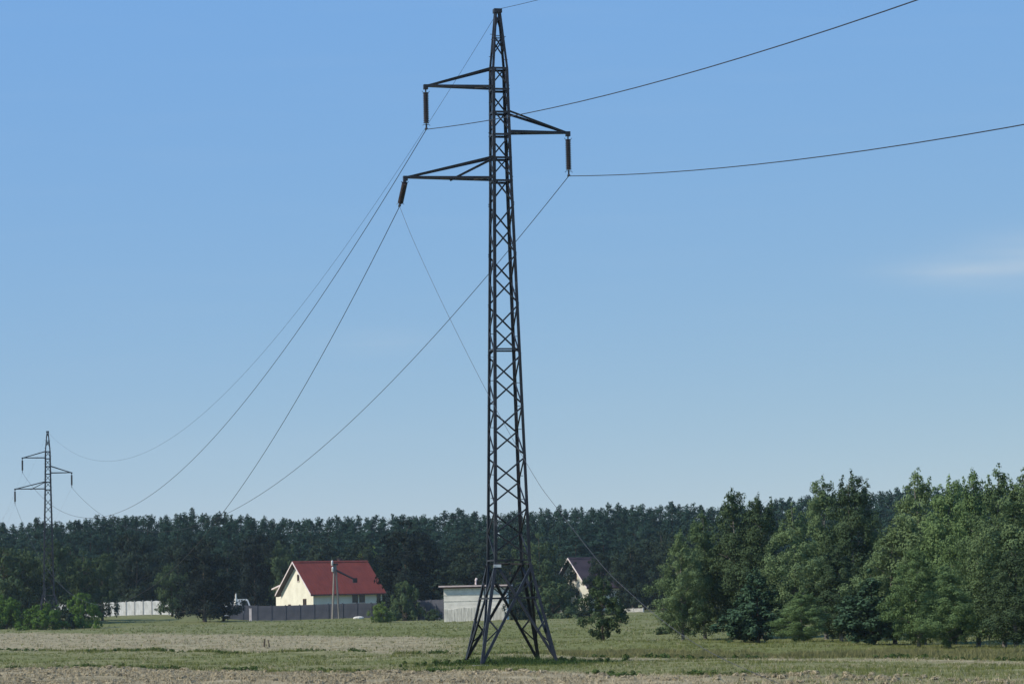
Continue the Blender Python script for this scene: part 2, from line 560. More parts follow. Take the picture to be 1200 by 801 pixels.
# windrows of straw in the near stubble
x = r.uniform(-30, 22, 9000)
row = r.integers(1, 9, 9000)
y = edge(B1, x) - row * 2.6 + r.normal(0, 0.35, 9000)
keep = (y > 76) & (vnoise(x, y, 1.2, 71) > 0.4)
s_parts.append(blades(x[keep], y[keep], r.uniform(0.08, 0.2, keep.sum()), np.full(keep.sum(), 0.03), 1.6, 5, 72))
gobj('straw', s_parts, M['straw'], 'pale dry straw and stubble lying over the field')
gobj('grass', g_parts, M['grass'], 'short green grass of the field strips')
# rank grass growing unmown between the pylon feet
x = np.concatenate([r.normal(-0.3, 2.3, 1500), r.normal(2.2, 1.0, 260)])
y = np.concatenate([r.normal(125.0, 1.5, 1500), r.normal(122.4, .5, 260)])
hq = r.uniform(0.10, 0.42, len(x)) * np.exp(-((x + .2) / 4) ** 2) * (0.4 + vnoise(x, y, 0.9, 84)) * (0.55 + .45 * sstep(122, 124.5, y))
gobj('rank_grass', [blades(x, y, hq, np.full(len(x), .028), .7, 6, 85)], M['weed'], 'rank dark grass growing between the pylon feet')
# tall verge in front of the birches
nc = 560
cx_ = r.uniform(-2, 34, nc)
co = r.random(nc) ** 1.25 * 12
cy_ = edge(B2, cx_) + 0.7 + co
cr = r.uniform(0.35, 1.1, nc)
chh = r.uniform(0.10, 0.40, nc) * sstep(-4, 5, cx_) * (1.0 - 0.4 * sstep(5, 12, co))
x = np.repeat(cx_, 46) + r.normal(0, 1, nc * 46) * np.repeat(cr, 46) * .6
y = np.repeat(cy_, 46) + r.normal(0, 1, nc * 46) * np.repeat(cr, 46) * .5
dd2 = ((x - np.repeat(cx_, 46)) ** 2 + (y - np.repeat(cy_, 46)) ** 2) / np.repeat(cr, 46) ** 2
hv = np.repeat(chh, 46) * np.exp(-dd2 * .6)
k = hv > 0.06
v1 = blades(x[k], y[k], hv[k], np.full(k.sum(), 0.032), 0.9, 6, 82)
gobj('verge_grass', [v1], M['verge'], 'tall unmown pale grass along the foot of the birches')

# ------------------------------------------------------------------ pylons
WPROF = [(0.0, 1.67), (4.3, 0.78), (6.26, 0.72), (20.2, 0.425), (25.06, 0.35), (27.55, 0.13)]     # height, half width


def pixz(y):
    return 27.68 - (y - 10) * 0.0360


def half(z):
    return float(np.interp(z, [p[0] for p in WPROF], [p[1] for p in WPROF]))


YAW = math.atan2(0.222, 0.975)
CORN = [(-1, -1), (1, -1), (1, 1), (-1, 1)]


def make_pylon(label, loc, cut, mat, fine):
    root = empty('lattice_pylon', loc, YAW)
    tag(root, label, 'pylon', 'lattice pylons of the power line')

    def zz(z):                       # a shorter body: everything above the waist comes down
        return z if z <= 4.31 else z - cut

    def hw(z):
        return half(z)

    def pt(c, z, inset=0.0):
        h = hw(z) - inset
        return Vector((c[0] * h, c[1] * h, zz(z)))
    t = 0.013 if fine else 0.02
    k = 1.0 if fine else 1.15
    lw = 0.125 * k
    zlev = [0.0, 4.3, 20.2, 25.06, 27.55] if cut == 0 else [0.0, 4.3, 4.3 + cut + .01, 20.2, 25.06, 27.55]
    for c in CORN:
        m = MB()
        for a, b in zip(zlev[:-1], zlev[1:]):
            m.angle(pt(c, a), pt(c, b), lw if b < 25.5 else lw * .75, t * 1.5, (-c[0], 0, 0), (0, -c[1], 0))
        m.build('leg', mat, root)
        m = MB()
        p = pt(c, 0)
        m.prism([p + Vector((dx * .28, dy * .28, -0.3)) for dx, dy in CORN], (0, 0, 0.42))
        m.build('footing', M['concrete'], root)
    joined = MB()

    def bar(name, p0, p1, w, n):
        """one lattice member; n is the outward normal of its face"""
        m = MB() if fine else joined
        d = (Vector(p1) - Vector(p0)).normalized()
        m.angle(p0, p1, w, t, d.cross(Vector(n)), -Vector(n))
        if fine:
            m.build(name, mat, root)
    faces = [(0, 1, (0, -1, 0)), (1, 2, (1, 0, 0)), (2, 3, (0, 1, 0)), (3, 0, (-1, 0, 0))]
    n_pan, step = 15, (655 - 212) / 15.0
    arms_y = [79, 104, 131, 157.5, 185, 212]
    for ia, ib, n in faces:
        ca, cb = CORN[ia], CORN[ib]
        nv = Vector(n)
        ins = 0.012
        # single zigzag lacing; the rear face mirrors the front one, so the two read as crosses
        flip0 = {(0, -1, 0): 0, (0, 1, 0): 0, (1, 0, 0): 1, (-1, 0, 0): 0}[n]
        for q in range(n_pan):
            z1, z0 = pixz(212 + step * q), pixz(212 + step * (q + 1))
            if z0 < 4.3 + cut:
                continue
            if (q + flip0) % 2:
                bar('brace', pt(ca, z0, ins), pt(cb, z1, ins), 0.062 * k, n)
            else:
                bar('brace', pt(cb, z0, ins), pt(ca, z1, ins), 0.062 * k, n)
        for q, (y0, y1) in enumerate(zip(arms_y[:-1], arms_y[1:])):
            z0, z1 = pixz(y1 - 1), pixz(y0 + 1)
            if (q + flip0) % 2:
                bar('brace', pt(ca, z0, ins), pt(cb, z1, ins), 0.055 * k, n)
            else:
                bar('brace', pt(cb, z0, ins), pt(ca, z1, ins), 0.055 * k, n)
        for y in arms_y + [410.5, 655]:
            w_ = 0.09 if y < 300 else 0.065
            bar('cross_member', pt(ca, pixz(y) - w_ / 2, -.004), pt(cb, pixz(y) - w_ / 2, -.004), w_ * k, n)
        # tapering head: one crossing, an inverted V and two rungs
        z0, z1 = pixz(64), pixz(44)
        bar('brace', pt(ca, z0, ins), pt(cb, z1, ins), 0.05 * k, n)
        bar('brace', pt(cb, z0, ins + .02), pt(ca, z1, ins + .02), 0.05 * k, n)
        for y in (42, 46):
            bar('rung', pt(ca, pixz(y), ins), pt(cb, pixz(y), ins), 0.03 * k, n)
        apex = (pt(ca, pixz(18), ins) + pt(cb, pixz(18), ins)) / 2
        bar('brace', pt(ca, pixz(36), ins), apex, 0.045 * k, n)
        bar('brace', pt(cb, pixz(36), ins + .02), apex - nv * .02, 0.045 * k, n)
        # splayed base: long crossing diagonals from each foot to the waist, ties and struts
        w0, w1 = 0.105 * k, 0.085 * k
        bar('base_diagonal', pt(ca, 0.12, ins), pt(cb, 4.22, ins), w0, n)
        bar('base_diagonal', pt(cb, 0.12, ins + .03), pt(ca, 4.22, ins + .03), w0, n)
        mid = (pt(ca, 2.80) + pt(cb, 2.80)) / 2 - nv * ins
        bar('base_tie', pt(ca, 2.86, ins), pt(cb, 2.86, ins), 0.075 * k, n)
        for c1, c2 in ((ca, cb), (cb, ca)):
            f = 0.33
            dg = pt(c1, 0.12, ins).lerp(pt(c2, 4.22, ins), f)
            bar('base_strut', dg, pt(c1, 2.0, ins), 0.065 * k, n)
            bar('base_strut', dg, pt(c1, 0.9, ins), 0.055 * k, n)
            up = pt(c1, 3.6, ins)
            bar('base_strut', up, mid.lerp(pt(c2, 2.86), 0.05), 0.045 * k, n)
    # plan bracing at the waist
    for a, b in ((0, 2), (1, 3)):
        bar('plan_brace', pt(CORN[a], 4.25, .03), pt(CORN[b], 4.25 + .05 * a, .03), 0.06 * k, (0, 0, 1))
    if not fine:
        tag(joined.build('lattice', mat, root), kind='stuff')
    m = MB()
    m.box(-.17, .17, -.17, .17, zz(27.52), zz(27.66))
    m.prism([(-.17, -.17, zz(27.66)), (.17, -.17, zz(27.66)), (.17, .17, zz(27.66)), (-.17, .17, zz(27.66))], (0, 0, .03))
    m.build('peak_cap', mat, root)
    # cross-arms
    for side, L, yb, yt, extra in ((-1, 3.16, 104.5, 80, False), (1, 2.96, 157.5, 131.5, False), (-1, 4.10, 212.5, 185.5, True)):
        arm = empty('cross_arm', (0, 0, 0), 0, root)
        tip = Vector((side * L, 0, zz(pixz(yb)) + 0.02))
        for s in (-1, 1):
            zb, zt = pixz(yb), pixz(yt)
            pb_ = Vector((side * hw(zb) * 1.02, s * hw(zb), zz(zb)))
            pt_ = Vector((side * hw(zt) * 1.02, s * hw(zt), zz(zt)))
            tt = tip + Vector((0, s * 0.06, 0))
            m = MB()
            m.angle(pb_, tt, 0.10 * k, t * 1.3, (0, 0, 1), (0, -s, 0))
            m.build('bottom_chord', mat, arm)
            m = MB()
            m.angle(pt_, tt + Vector((0, 0, .07)), 0.085 * k, t * 1.3, (0, -s, .2), (0, 0, -1))
            m.build('top_chord', mat, arm)
            if extra:
                q = pb_.lerp(tt, 0.47)
                m = MB()
                m.angle(pt_ - Vector((0, 0, .08)), q, 0.07 * k, t, (0, -s, .2), (0, 0, -1))
                m.build('arm_strut', mat, arm)
        m = MB()
        n_b = 5 if extra else 4
        zb = pixz(yb)
        pa = [Vector((side * hw(zb), s * hw(zb), zz(zb) + .03)) for s in (-1, 1)]
        for i in range(n_b):
            f0, f1 = i / n_b, (i + 1) / n_b
            s0 = i % 2
            a_ = pa[s0].lerp(tip, f0)
            b_ = pa[1 - s0].lerp(tip, f1)
            m.angle(a_, b_, 0.045, t * .8, (0, 1, 0), (0, 0, 1))
        tag(m.build('arm_lacing', mat, arm), kind='stuff')
        m = MB()
        m.box(tip.x - .09, tip.x + .09, -.10, .10, tip.z - .10, tip.z + .10)
        m.build('tip_plate', mat, arm)
    # step bolts up two legs
    m = MB()
    for c in ((-1, -1), (1, 1)):
        z = 5.0 + cut
        while z < 26.6:
            p = pt(c, z)
            m.tube([p, p + Vector((c[0] * .17, 0, 0))], 0.013, 4)
            z += 0.98
    tag(m.build('step_bolts', mat, root), kind='stuff')
    if fine:
        m = MB()
        p = pt((-1, -1), 4.16)
        m.box(p.x - .02, p.x + .30, p.y - .03, p.y - .012, p.z - .06, p.z + .06)
        m.build('white_plate', M['white_panel'], root)  # small white plate across the near left leg at the waist
    return root


NB = Vector((at(598.6, 775, 125)[0], 125.0, 0.0))
FB = Vector((float(at(57.5, 735, 375)[0]), 375.0, 0.0))
NB.z = float(ground_z(NB.x, NB.y)) - 0.08
FB.z = float(terrain(FB.x, FB.y)) - 0.02
CUT = 2.9
near = make_pylon('tall dark lattice pylon standing in the field in the middle', NB, 0.0, M['steel'], True)
far = make_pylon('small distant lattice pylon rising behind the bushes at the left edge', FB, CUT, M['steel_far'], False)
AX = Vector((math.cos(YAW), math.sin(YAW), 0))
LN = (FB - NB)
LN.z = 0
SPAN = LN.length
LN.normalize()


def lathe(m, p0, p1, prof, n=10):
    """rings of (fraction along, radius) from p0 to p1"""
    p0, p1 = Vector(p0), Vector(p1)
    m.tube([p0.lerp(p1, f) for f, _ in prof], [q for _, q in prof], n)


def make_insulator(top, bot, label, fine=True):
    root = empty('insulator', top)
    tag(root, label, 'insulator', 'insulators hanging from the pylon arms')
    d = Vector(bot) - Vector(top)
    m = MB()
    m.tube([d * 0.0, d * 0.1], 0.03, 6)
    m.build('hanger', M['steel'], root)
    m = MB()
    prof = []
    ns = 17
    for i in range(ns):
        f = 0.10 + 0.76 * i / ns
        s = 0.76 / ns
        prof += [(f, 0.085), (f + s * .15, 0.125), (f + s * .55, 0.12), (f + s * .7, 0.085)]
    lathe(m, (0, 0, 0), d, prof, 8)
    m.build('ribbed_rod', M['porcelain'], root)
    m = MB()
    m.tube([d * 0.86, d * 0.97], 0.035, 6)
    e = LN * 0.16
    m.tube([d - e + Vector((0, 0, .0)), d + Vector((0, 0, .05)), d + e], [0.03, 0.06, 0.03], 6)
    m.build('clamp', M['steel'], root)
    if fine:
        for f in (0.09, 0.88):
            p = d * f
            m = MB()
            m.tube([p - AX * .16 - Vector((0, 0, .06 if f > .5 else -.06)), p - AX * .12, p + AX * .12, p + AX * .16 - Vector((0, 0, .06 if f > .5 else -.06))], 0.012, 4)
            m.build('arcing_horn', M['steel'], root)
    return root


def arm_tip(B, side, L, y, cut):
    z = pixz(y)
    return B + AX * (side * L) + Vector((0, 0, z - cut - 0.06))


ARMS = [('upper left', -1, 3.16, 104.5), ('right', 1, 2.96, 157.5), ('lower left', -1, 4.10, 212.5)]
nt_, ft_ = {}, {}
for nm, s, L, y in ARMS:
    tp = arm_tip(NB, s, L, y, 0)
    bt = tp - Vector((0, 0, 1.72))
    if nm == 'lower left':
        bt = tp + LN * 1.35 - Vector((0, 0, 0.92))
    nt_[nm] = bt
    make_insulator(tp, bt, {'upper left': 'straight dark insulator hanging from the upper left arm of the big pylon',
                            'right': 'straight dark insulator hanging from the right arm of the big pylon',
                            'lower left': 'tilted dark insulator pulled aside under the lowest arm of the big pylon'}[nm])
    tp = arm_tip(FB, s, L, y, CUT)
    bt = tp - Vector((0, 0, 1.72))
    ft_[nm] = bt
    make_insulator(tp, bt, {'upper left': 'dark insulator hanging from the highest arm of the distant pylon',
                            'right': 'dark insulator hanging from the right arm of the distant pylon',
                            'lower left': 'dark insulator hanging from the lowest arm of the distant pylon'}[nm], False)
nt_['peak'] = NB + Vector((0, 0, 27.70)) + AX * .1
ft_['peak'] = FB + Vector((0, 0, 27.62 - CUT))


def span_pts(a, b, sag, n=70):
    a, b = Vector(a), Vector(b)
    return [a.lerp(b, i / n) - Vector((0, 0, 4 * sag * (i / n) * (1 - i / n))) for i in range(n + 1)]


def wire(name, pts, label, mat, rad=0.022, group=None):
    m = MB()
    m.tube(pts, rad, 5)
    o = m.build(name, mat, None, True)
    tag(o, label, 'power line', group)
    return o


SAG = {'upper left': 10.3, 'right': 9.75, 'lower left': 14.6, 'peak': 9.95}
for nm, lab in (('upper left', 'conductor sagging from the upper left insulator toward the distant pylon'),
                ('right', 'conductor sagging from the right insulator behind the tower toward the distant pylon'),
                ('lower left', 'conductor sagging from the tilted insulator toward the distant pylon'),
                ('peak', 'thin earth wire sagging from the tower peak to the distant peak')):
    wire('earth_wire' if nm == 'peak' else 'conductor', span_pts(nt_[nm], ft_[nm], SAG[nm]), lab, M['wire'],
         0.008 if nm == 'peak' else 0.0155, 'wires from the big pylon to the distant one')
    # the next span beyond the far pylon
    wire('earth_wire' if nm == 'peak' else 'conductor', span_pts(ft_[nm], ft_[nm] + LN * SPAN, 8.5), {
        'upper left': 'faint conductor leaving the highest arm of the distant pylon away from here',
        'right': 'faint conductor leaving the right arm of the distant pylon away from here',
        'lower left': 'faint conductor leaving the lowest arm of the distant pylon away from here',
        'peak': 'faint earth wire leaving the peak of the distant pylon away from here'}[nm], M['wire'], 0.004, 'wires beyond the distant pylon')
    if nm != 'lower left':
        wire('earth_wire' if nm == 'peak' else 'conductor', span_pts(nt_[nm], nt_[nm] - LN * SPAN, {'upper left': 8.7, 'right': 9.1, 'peak': 9.6}[nm]), {
            'upper left': 'upper conductor rising across the sky to the right from the left insulator',
            'right': 'lower conductor crossing the sky to the right from the right insulator',
            'peak': 'short bit of earth wire leaving the tower peak to the right'}[nm], M['wire'], 0.011 if nm == 'peak' else 0.017, 'wires from the big pylon toward the viewer')
# the broken conductor: falls from the tilted insulator towards the viewer and lies on the field
p0 = nt_['lower left']
brk = []
for tt, z in ((0, None), (3.1, 17.33), (9.2, 13.91), (16.6, 10.04), (23.1, 6.95), (26.2, 5.74), (32, 3.72), (35.2, 2.84), (39.2, 1.90), (44, 1.05), (50, .35), (53, .06), (58, .05), (64, .05)):
    q = p0 - LN * tt
    brk.append(Vector((q.x + (0.25 * math.sin(tt) if tt > 52 else 0), q.y, p0.z if z is None else z)))
tb = [brk[0]]
for i in range(len(brk) - 1):
    a_, b_, c_, d_ = brk[max(i - 1, 0)], brk[i], brk[i + 1], brk[min(i + 2, len(brk) - 1)]
    for j in range(1, 6):
        u = j / 5
        tb.append(0.5 * ((2 * b_) + (c_ - a_) * u + (2 * a_ - 5 * b_ + 4 * c_ - d_) * u * u + (3 * b_ - a_ - 3 * c_ + d_) * u ** 3))
for q in tb:
    q.z = max(q.z, float(terrain(q.x, q.y)) + 0.05)
wire('fallen_conductor', tb, 'broken conductor hanging from the lowest arm down to the field at the right', M['wire_sunlit'], 0.008)
# slack cable beside the distant pylon
a_, b_ = at(52, 645, 368), at(88, 698, 352)
wire('slack_cable', span_pts(a_, b_, 1.1, 20), 'faint slack cable running from the distant pylon down into the bushes', M['wire_sunlit'], 0.007)


# ------------------------------------------------------------------ foliage
def leaf_quads(P, N, L, Wd, seed, fold=0.15):
    r = np.random.default_rng(seed)
    k = len(P)
    a = r.normal(0, 1, (k, 3))
    t = a - N * (a * N).sum(1, keepdims=True)
    t /= np.linalg.norm(t, axis=1, keepdims=True) + 1e-9
    b = np.cross(N, t)
    L = L.reshape(-1, 1)
    Wd = Wd.reshape(-1, 1)
    V = np.stack([P - t * L / 2, P + b * Wd / 2 + N * L * fold, P + t * L / 2, P - b * Wd / 2 + N * L * fold], 1).reshape(-1, 3)
    return V, np.arange(4 * k).reshape(-1, 4)


def clumped(centres, radii, per, size, seed, squash=0.8, up=0.35, droop=0.0, out=0.0, asp=(0.45, 0.8)):
    """leaves spread through many small clumps"""
    r = np.random.default_rng(seed)
    cnt = np.maximum((per * (radii / radii.mean()) ** 2).astype(int), 4)
    Cc = np.repeat(centres, cnt, 0)
    R = np.repeat(radii, cnt).reshape(-1, 1)
    d = r.normal(0, 1, (len(Cc), 3))
    d /= np.linalg.norm(d, axis=1, keepdims=True)
    rad = r.random((len(Cc), 1)) ** 0.45
    off = d * R * rad
    off[:, 2] *= squash
    off[:, 2] -= droop * R[:, 0] * (rad[:, 0] ** 2)
    N = d * 0.9 + r.normal(0, 0.34, d.shape)
    if out:
        ax = Cc[:, :2] / (np.linalg.norm(Cc[:, :2], axis=1, keepdims=True) + 0.3)
        N[:, :2] += ax * out
    N[:, 2] += up
    N /= np.linalg.norm(N, axis=1, keepdims=True)
    L = size * r.uniform(0.6, 1.4, len(Cc))
    return leaf_quads(Cc + off, N, L, L * r.uniform(asp[0], asp[1], len(Cc)), seed + 1)


# leafy weeds round the pylon feet, in uneven tufts
r = np.random.default_rng(90)
wcx = np.concatenate([r.normal(-0.4, 1.9, 60), r.normal(2.3, 1.3, 30), r.uniform(-5, 4, 26), np.repeat([-1.95, -1.35, 1.0, 1.75], 6) + r.normal(0, .22, 24)])
wcy = np.concatenate([r.normal(125.6, 1.0, 60), r.normal(122.6, 0.6, 30), r.uniform(122.5, 127, 26), np.repeat([126.3, 124.0, 127.2, 124.6], 6) + r.normal(0, .25, 24)])
wr = r.uniform(0.05, 0.17, len(wcx)) * (0.4 + 0.9 * vnoise(wcx, wcy, 1.1, 95)) * (0.6 + 0.4 * sstep(123, 125, wcy))
wz_ = ground_z(wcx, wcy) + wr * r.uniform(.2, 1.3, len(wcx))
V, Fc = clumped(np.stack([wcx, wcy, wz_], 1), wr, 34, 0.085, 96, 1.1, 0.3)
tag(link('weeds', np_mesh('weeds', V, Fc, M['weed'])), 'dark leafy weeds growing round the pylon feet', 'weeds', kind='stuff')


def crown_clumps(h, w, z0, prof, n, rc, seed, inner=0.35, lobes=5):
    """clump centres inside a lopsided crown; prof(t) gives the relative radius"""
    r = np.random.default_rng(seed)
    ph = r.uniform(0, 6.28, 6)
    out, rad = [], []
    while len(out) < n:
        t = r.random()
        if r.random() > prof(t) + 0.28:
            continue
        a = r.uniform(0, 6.28)
        wob = 1 + 0.20 * math.sin(lobes * a * 0.6 + ph[0] + t * 5) + 0.16 * math.sin(3 * a + ph[1] - t * 9) + 0.10 * math.sin(9 * t + ph[2])
        q = max(inner * (1 - t), r.random() ** 0.5)
        rr = w / 2 * prof(t) * wob * q
        out.append((rr * math.cos(a) + 0.03 * h * math.sin(t * 4 + ph[3]) * 0.5, rr * math.sin(a), z0 + (h - z0) * t))
        rad.append(rc * r.uniform(0.55, 1.35) * (0.30 + 0.70 * prof(t)))
    return np.array(out), np.array(rad)


def trunk_mesh(name, h, r0, cl, n_limb, mat, seed, lean=0.02, stems=1):
    """tapered trunk with limbs running out to some of the clumps"""
    rr = random.Random(seed)
    m = MB()
    for s in range(stems):
        ox, oy = (rr.uniform(-.4, .4), rr.uniform(-.3, .3)) if s else (0, 0)
        ph = rr.uniform(0, 6)
        pts = [(ox * (1 + 1.2 * i / 8) + lean * h * math.sin(ph + i * .7) * i / 8, oy + lean * h * math.cos(ph + i * .6) * i / 8, -0.15 + (h * .95 + .15) * i / 8) for i in range(9)]
        m.tube(pts, [r0 * (1.25 if i == 0 else 1 - 0.9 * i / 8) for i in range(9)], 7)
    order = list(range(len(cl)))
    rr.shuffle(order)
    for i in order[:n_limb]:
        c = Vector(cl[i])
        z = max(c.z - math.hypot(c.x, c.y) * rr.uniform(0.5, 0.9), h * 0.12)
        z = min(z, h * 0.9)
        st = Vector((0, 0, z))
        mid = st.lerp(c, 0.5) + Vector((0, 0, 0.06 * (c - st).length))
        rl = r0 * 0.38 * (1 - z / h * 0.8)
        m.tube([st, mid, c], [rl, rl * .6, rl * .2], 4, False)
    return m.mesh(name, mat)


def prof_birch(t):
    if t < 0.2:
        return 0.40 + 2.7 * t
    return max(0.10, 0.97 - 0.85 * max(0.0, (t - 0.38) / 0.62) ** 1.7)


def prof_round(t):
    return max(0.05, math.sqrt(max(0.0, 1 - ((t - 0.42) / 0.60) ** 2)))


def prof_cone(t):
    return max(0.03, (0.5 + 2.5 * t) if t < 0.2 else 1.0 - 0.97 * ((t - 0.2) / 0.8))


def prof_pine(t):
    return max(0.05, (0.6 + 0.9 * t) if t < 0.4 else 0.97 - 0.86 * ((t - 0.4) / 0.6) ** 2.4)


def prof_bush(t):
    return max(0.08, math.sqrt(max(0.0, 1 - (t * 0.98) ** 2)))


VARIANTS = {}


def variant(kind, i):
    """unit-size (1 m high nominal, real proportions kept) crown and trunk meshes, shared by all copies"""
    key = (kind, i)
    if key in VARIANTS:
        return VARIANTS[key]
    sd = 1000 + hash_kind(kind) * 50 + i * 7
    if kind == 'birch':
        h, w = 10.0, 4.6
        cl, rd = crown_clumps(h * .97, w, 0.6, prof_birch, 240, 0.48, sd, 0.3)
        rq = np.random.default_rng(sd)
        tops, tr_ = [], []
        for lx, ly, lh in ((0, 0, 1.0), (rq.uniform(.5, .9), rq.uniform(-.5, .5), rq.uniform(.90, .97)), (rq.uniform(-1, -.5), rq.uniform(-.5, .5), rq.uniform(.86, .95))):
            q_ = np.linspace(0, 1, 14)
            tops.append(np.stack([lx * (1 - q_ * .3) + rq.normal(0, .12, 14) * (.2 + 2 * q_), ly + rq.normal(0, .12, 14) * (.2 + 2 * q_), h * lh - q_ * 1.5], 1))
            tr_.append(0.09 + 0.22 * q_)
        cl = np.concatenate([cl] + tops)
        rd = np.concatenate([rd] + tr_)
        V, Fc = clumped(cl, rd, 88, 0.125, sd + 1, 1.1, 0.2, 0.3, 0.6)
        tr = trunk_mesh('trunk', h, 0.12, cl, 40, M['birch_bark'], sd)
    elif kind == 'tree':
        h, w = 8.0, 6.0
        cl, rd = crown_clumps(h, w, 0.6, prof_round, 110, 0.72, sd, 0.4)
        V, Fc = clumped(cl, rd, 64, 0.28, sd + 1, 0.8, 0.35, 0, 0.5)
        tr = trunk_mesh('trunk', h, 0.2, cl, 30, M['bark'], sd)
    elif kind == 'low_tree':
        h, w = 3.5, 3.0
        cl, rd = crown_clumps(h, w, 0.15, lambda t: min(1, .45 + 1.6 * t) * (1 - .75 * max(0, t - .45) / .55), 75, 0.34, sd, 0.35)
        V, Fc = clumped(cl, rd, 52, 0.15, sd + 1, 0.8, 0.3)
        tr = trunk_mesh('trunk', h, 0.06, cl, 26, M['bark'], sd, 0.03, 2)
    elif kind == 'conifer':
        h, w = 10.0, 5.2
        cl, rd = crown_clumps(h, w, 0.3, prof_cone, 120, 0.62, sd, 0.35)
        V, Fc = clumped(cl, rd, 55, 0.34, sd + 1, 0.55, 0.5, 0.3)
        tr = trunk_mesh('trunk', h, 0.2, cl, 20, M['bark'], sd, 0.0)
    elif kind == 'young_pine':
        h, w = 4.0, 2.6
        cl, rd = crown_clumps(h, w, 0.15, prof_cone, 95, 0.30, sd, 0.3)
        V, Fc = clumped(cl, rd, 60, 0.16, sd + 1, 1.1, 0.6, -0.3)
        tr = trunk_mesh('trunk', h, 0.07, cl, 24, M['bark'], sd, 0.0)
    elif kind == 'pine':
        h, w = 16.0, 4.6
        cl, rd = crown_clumps(h, w, 1.5, prof_pine, 190, 0.66, sd, 0.3)
        rq = np.random.default_rng(sd)
        top = np.stack([rq.normal(0, .12, 7) * np.linspace(.1, 2.5, 7), rq.normal(0, .12, 7) * np.linspace(.1, 2.5, 7), h - 0.05 - np.linspace(0, 1.3, 7)], 1)
        cl = np.concatenate([cl, top])
        rd = np.concatenate([rd, np.linspace(0.14, 0.6, 7)])
        V, Fc = clumped(cl, rd, 48, 0.22, sd + 1, 0.75, 0.4, 0, 0.4)
        tr = trunk_mesh('trunk', h, 0.18, cl, 12, M['pine_bark'], sd, 0.0)
    else:   # bush
        h, w = 2.5, 4.0
        cl, rd = crown_clumps(h, w, 0.0, prof_bush, 90, 0.36, sd, 0.45)
        V, Fc = clumped(cl, rd, 60, 0.17, sd + 1, 0.85, 0.35, 0, 0.5)
        tr = trunk_mesh('stem', h * .8, 0.05, cl, 26, M['bark'], sd, 0.02, 3)
    rr_ = np.percentile(np.hypot(V[:, 0], V[:, 1]), 96)
    V = V * np.array([w / 2 / rr_, w / 2 / rr_, 1.0])
    VARIANTS[key] = (h, w, V, Fc, tr, {})
    return VARIANTS[key]


def hash_kind(k):
    return ['birch', 'tree', 'conifer', 'young_pine', 'pine', 'bush', 'low_tree'].index(k)


def plant(kind, i, mat, name, label, cat, loc, h, w, rz=None, group=None, tilt=0.0):
    vh, vw, V, Fc, tr, cache = variant(kind, i)
    if mat not in cache:
        cache[mat] = np_mesh('crown', V, Fc, M[mat])
    root = empty(name, loc, random.uniform(0, 6.28) if rz is None else rz)
    tag(root, label, cat, group)
    root.rotation_euler[0] = tilt
    sz, sxy = h / vh, w / vw
    root.scale = (sxy, sxy, sz)
    link('crown', cache[mat], root)
    link('stem' if kind == 'bush' else 'trunk', tr, root)
    return root


# birches and companions at the right: (column, top row, distance, width m, kind, material, label)
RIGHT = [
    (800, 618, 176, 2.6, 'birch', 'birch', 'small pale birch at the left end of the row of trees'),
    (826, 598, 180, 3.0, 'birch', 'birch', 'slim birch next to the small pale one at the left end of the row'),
    (862, 570, 178, 3.6, 'birch', 'birch_shaded', 'dark pointed birch, tallest of the left clump of the row'),
    (893, 577, 176, 3.3, 'birch', 'birch_shaded', 'dark round-shouldered birch touching the tallest of the left clump'),
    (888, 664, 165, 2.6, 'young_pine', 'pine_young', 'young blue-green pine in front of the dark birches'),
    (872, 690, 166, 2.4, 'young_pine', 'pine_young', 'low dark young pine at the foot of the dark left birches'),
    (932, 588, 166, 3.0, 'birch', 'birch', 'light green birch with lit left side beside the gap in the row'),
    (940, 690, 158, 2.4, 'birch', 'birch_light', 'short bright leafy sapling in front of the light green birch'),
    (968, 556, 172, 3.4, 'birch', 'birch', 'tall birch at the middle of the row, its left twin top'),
    (1002, 550, 168, 3.4, 'birch', 'birch_shaded', 'tall shaded birch at the middle of the row, its right twin top'),
    (985, 640, 164, 3.0, 'birch', 'birch_shaded', 'low dark birch filling the foot of the tall middle pair'),
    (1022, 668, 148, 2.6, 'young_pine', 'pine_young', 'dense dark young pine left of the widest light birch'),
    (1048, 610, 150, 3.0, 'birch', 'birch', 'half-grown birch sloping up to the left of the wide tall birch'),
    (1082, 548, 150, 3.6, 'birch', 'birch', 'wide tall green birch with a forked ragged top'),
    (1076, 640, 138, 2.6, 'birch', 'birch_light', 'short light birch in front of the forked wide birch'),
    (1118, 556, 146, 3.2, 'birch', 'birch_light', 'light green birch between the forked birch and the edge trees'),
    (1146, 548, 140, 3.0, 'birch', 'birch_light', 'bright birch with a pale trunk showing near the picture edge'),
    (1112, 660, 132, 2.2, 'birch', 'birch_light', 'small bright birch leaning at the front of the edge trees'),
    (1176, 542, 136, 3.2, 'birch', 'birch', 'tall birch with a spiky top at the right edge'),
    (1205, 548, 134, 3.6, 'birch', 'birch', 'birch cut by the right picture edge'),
    (1190, 640, 130, 2.6, 'birch', 'birch_shaded', 'low shaded birch under the right edge trees'),
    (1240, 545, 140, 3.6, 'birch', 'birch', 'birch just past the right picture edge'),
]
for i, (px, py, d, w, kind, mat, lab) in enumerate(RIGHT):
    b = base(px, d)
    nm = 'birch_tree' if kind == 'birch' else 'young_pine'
    plant(kind, i % 6 if kind == 'birch' else i % 2, mat, nm, lab, 'tree', b, height_to(px, py, d), w * 1.3, group='row of trees at the right edge of the field')

